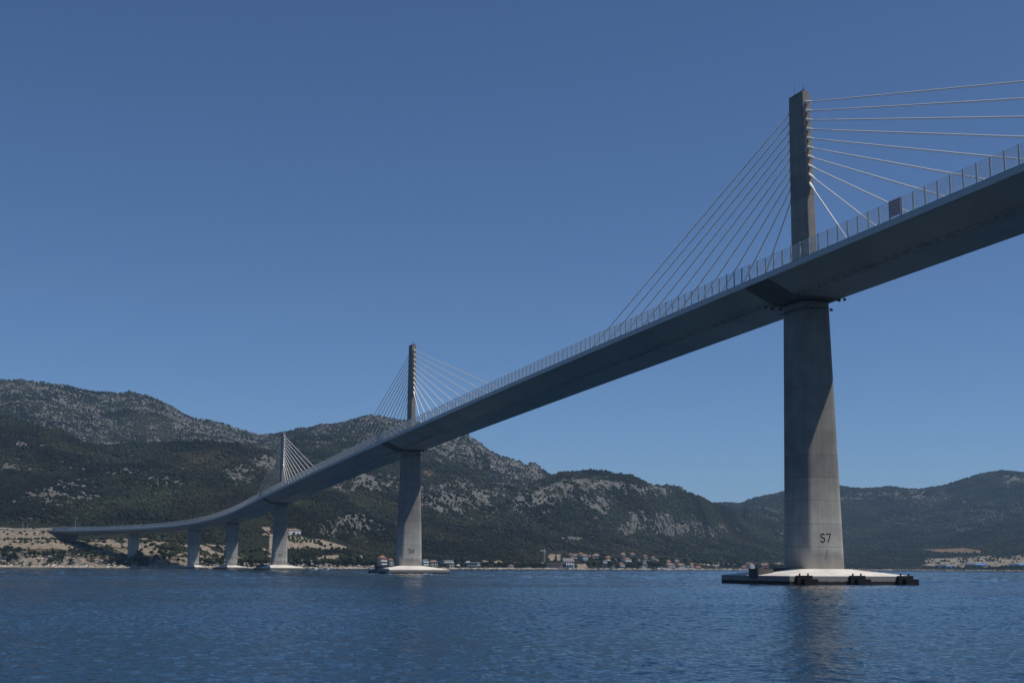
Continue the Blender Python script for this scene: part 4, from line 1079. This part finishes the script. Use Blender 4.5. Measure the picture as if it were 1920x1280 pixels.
boat('white open boat with dark figure like seats, second boat right of pier S5', 610, 900, 5.2, -6, 'open')
boat('boat with a white awning and mast beside the footing of pier S6', 692, 1120, 5.0, 4, 'mast')
boat('small dark and white work boat between pier S4 and the gravel shore', 409, 1075, 6.0, -20, 'cabin')
boat('tiny white boat moored below the grey gabled house', 1064, 1530, 6.0, 20, 'open')
boat('tiny white boat moored off the village below the dark trees', 1122, 1600, 6.0, -10, 'open')
boat('tiny white boat moored at the village waterfront left of the low boathouse', 1146, 1620, 6.0, 0, 'open')
boat('small white boat moored at the yellow waterfront house', 1241, 1760, 7.0, 5, 'open')
# white beach parasol
M, D = face_M(859, 1063.5, 0, 0); o = empty('parasol', M); tag(o, 'white parasol on the shore left of the modern white house', 'parasol')
b = MB(); b.tube((0,0,0),(0,0,2.5),.05); b.build('pole', M_RAIL, o, M)
b = MB(); b.quad_ring([[(1.9*q*math.cos(a*math.pi/4), 1.9*q*math.sin(a*math.pi/4), z) for a in range(8)] for q, z in ((1,2.1),(.6,2.6),(.05,2.9))]); b.build('canopy', M_WHITE, o, M)

# loose boulders along the waterline (uncountable)
NB = 5200; r = np.random.default_rng(21)
xs = r.uniform(-60, 1980, NB); of = np.abs(r.normal(0, 1, NB))*5 + .5
of = np.where(r.random(NB) < .35, r.uniform(2, 38, NB), of)
keep = (xs < 700) | (of < 9); xs, of = xs[keep], of[keep]; NB = len(xs)
P = np.empty((NB,3))
for k in range(NB):
    d = az_dir(xs[k]); D = float(np.interp(xs[k], cols, sh)) + of[k]; P[k] = d[0]*D, d[1]*D, ground(xs[k], of[k])
bv, bf = ico(0); R = r.uniform(.25, 1.0, NB)**1.5*1.5
V = P[:,None,:] + bv[None]*R[:,None,None]*(1+.6*(r.random((NB,12,1))-.5))*np.array([1.2,1.0,.75])
C = np.ones((NB,4)); C[:,:3] = np.array([.40,.35,.29])*(.5+.8*r.random((NB,1)))
M_ROCK, t_, b_ = mat('boulder', (.38,.35,.3), .9, .15); h_ = N(t_); a_ = h_.n('Attribute', attribute_name='lc'); h_.l(a_.outputs['Color'], b_.inputs['Base Color'])
o = bpy.data.objects.new('boulders', np_mesh('boulders', V.reshape(-1,3), (bf[None]+(np.arange(NB)*12)[:,None,None]).reshape(-1,3), M_ROCK, 3, {'lc': np.repeat(C, 12, 0)}))
link(o); tag(o, 'pale boulders and stones along the waterline', 'boulders', kind='stuff')

# ------------------------------------------------------------------ air
HZ = True
if HZ:
    b = MB(); b.box(-5000, 5000, -450, 9000, -5.5, float(Z.max())+15)
    mh = bpy.data.materials.new('air'); mh.use_nodes = True; t = mh.node_tree
    t.nodes.remove(t.nodes['Principled BSDF'])
    v = t.nodes.new('ShaderNodeVolumePrincipled'); v.inputs['Color'].default_value = (.42,.69,1,1); v.inputs['Density'].default_value = 6.2e-5; v.inputs['Anisotropy'].default_value = .2
    t.links.new(v.outputs[0], t.nodes['Material Output'].inputs['Volume'])
    tag(b.build('haze', mh), 'thin blue haze over the water and hills', 'haze', kind='stuff')
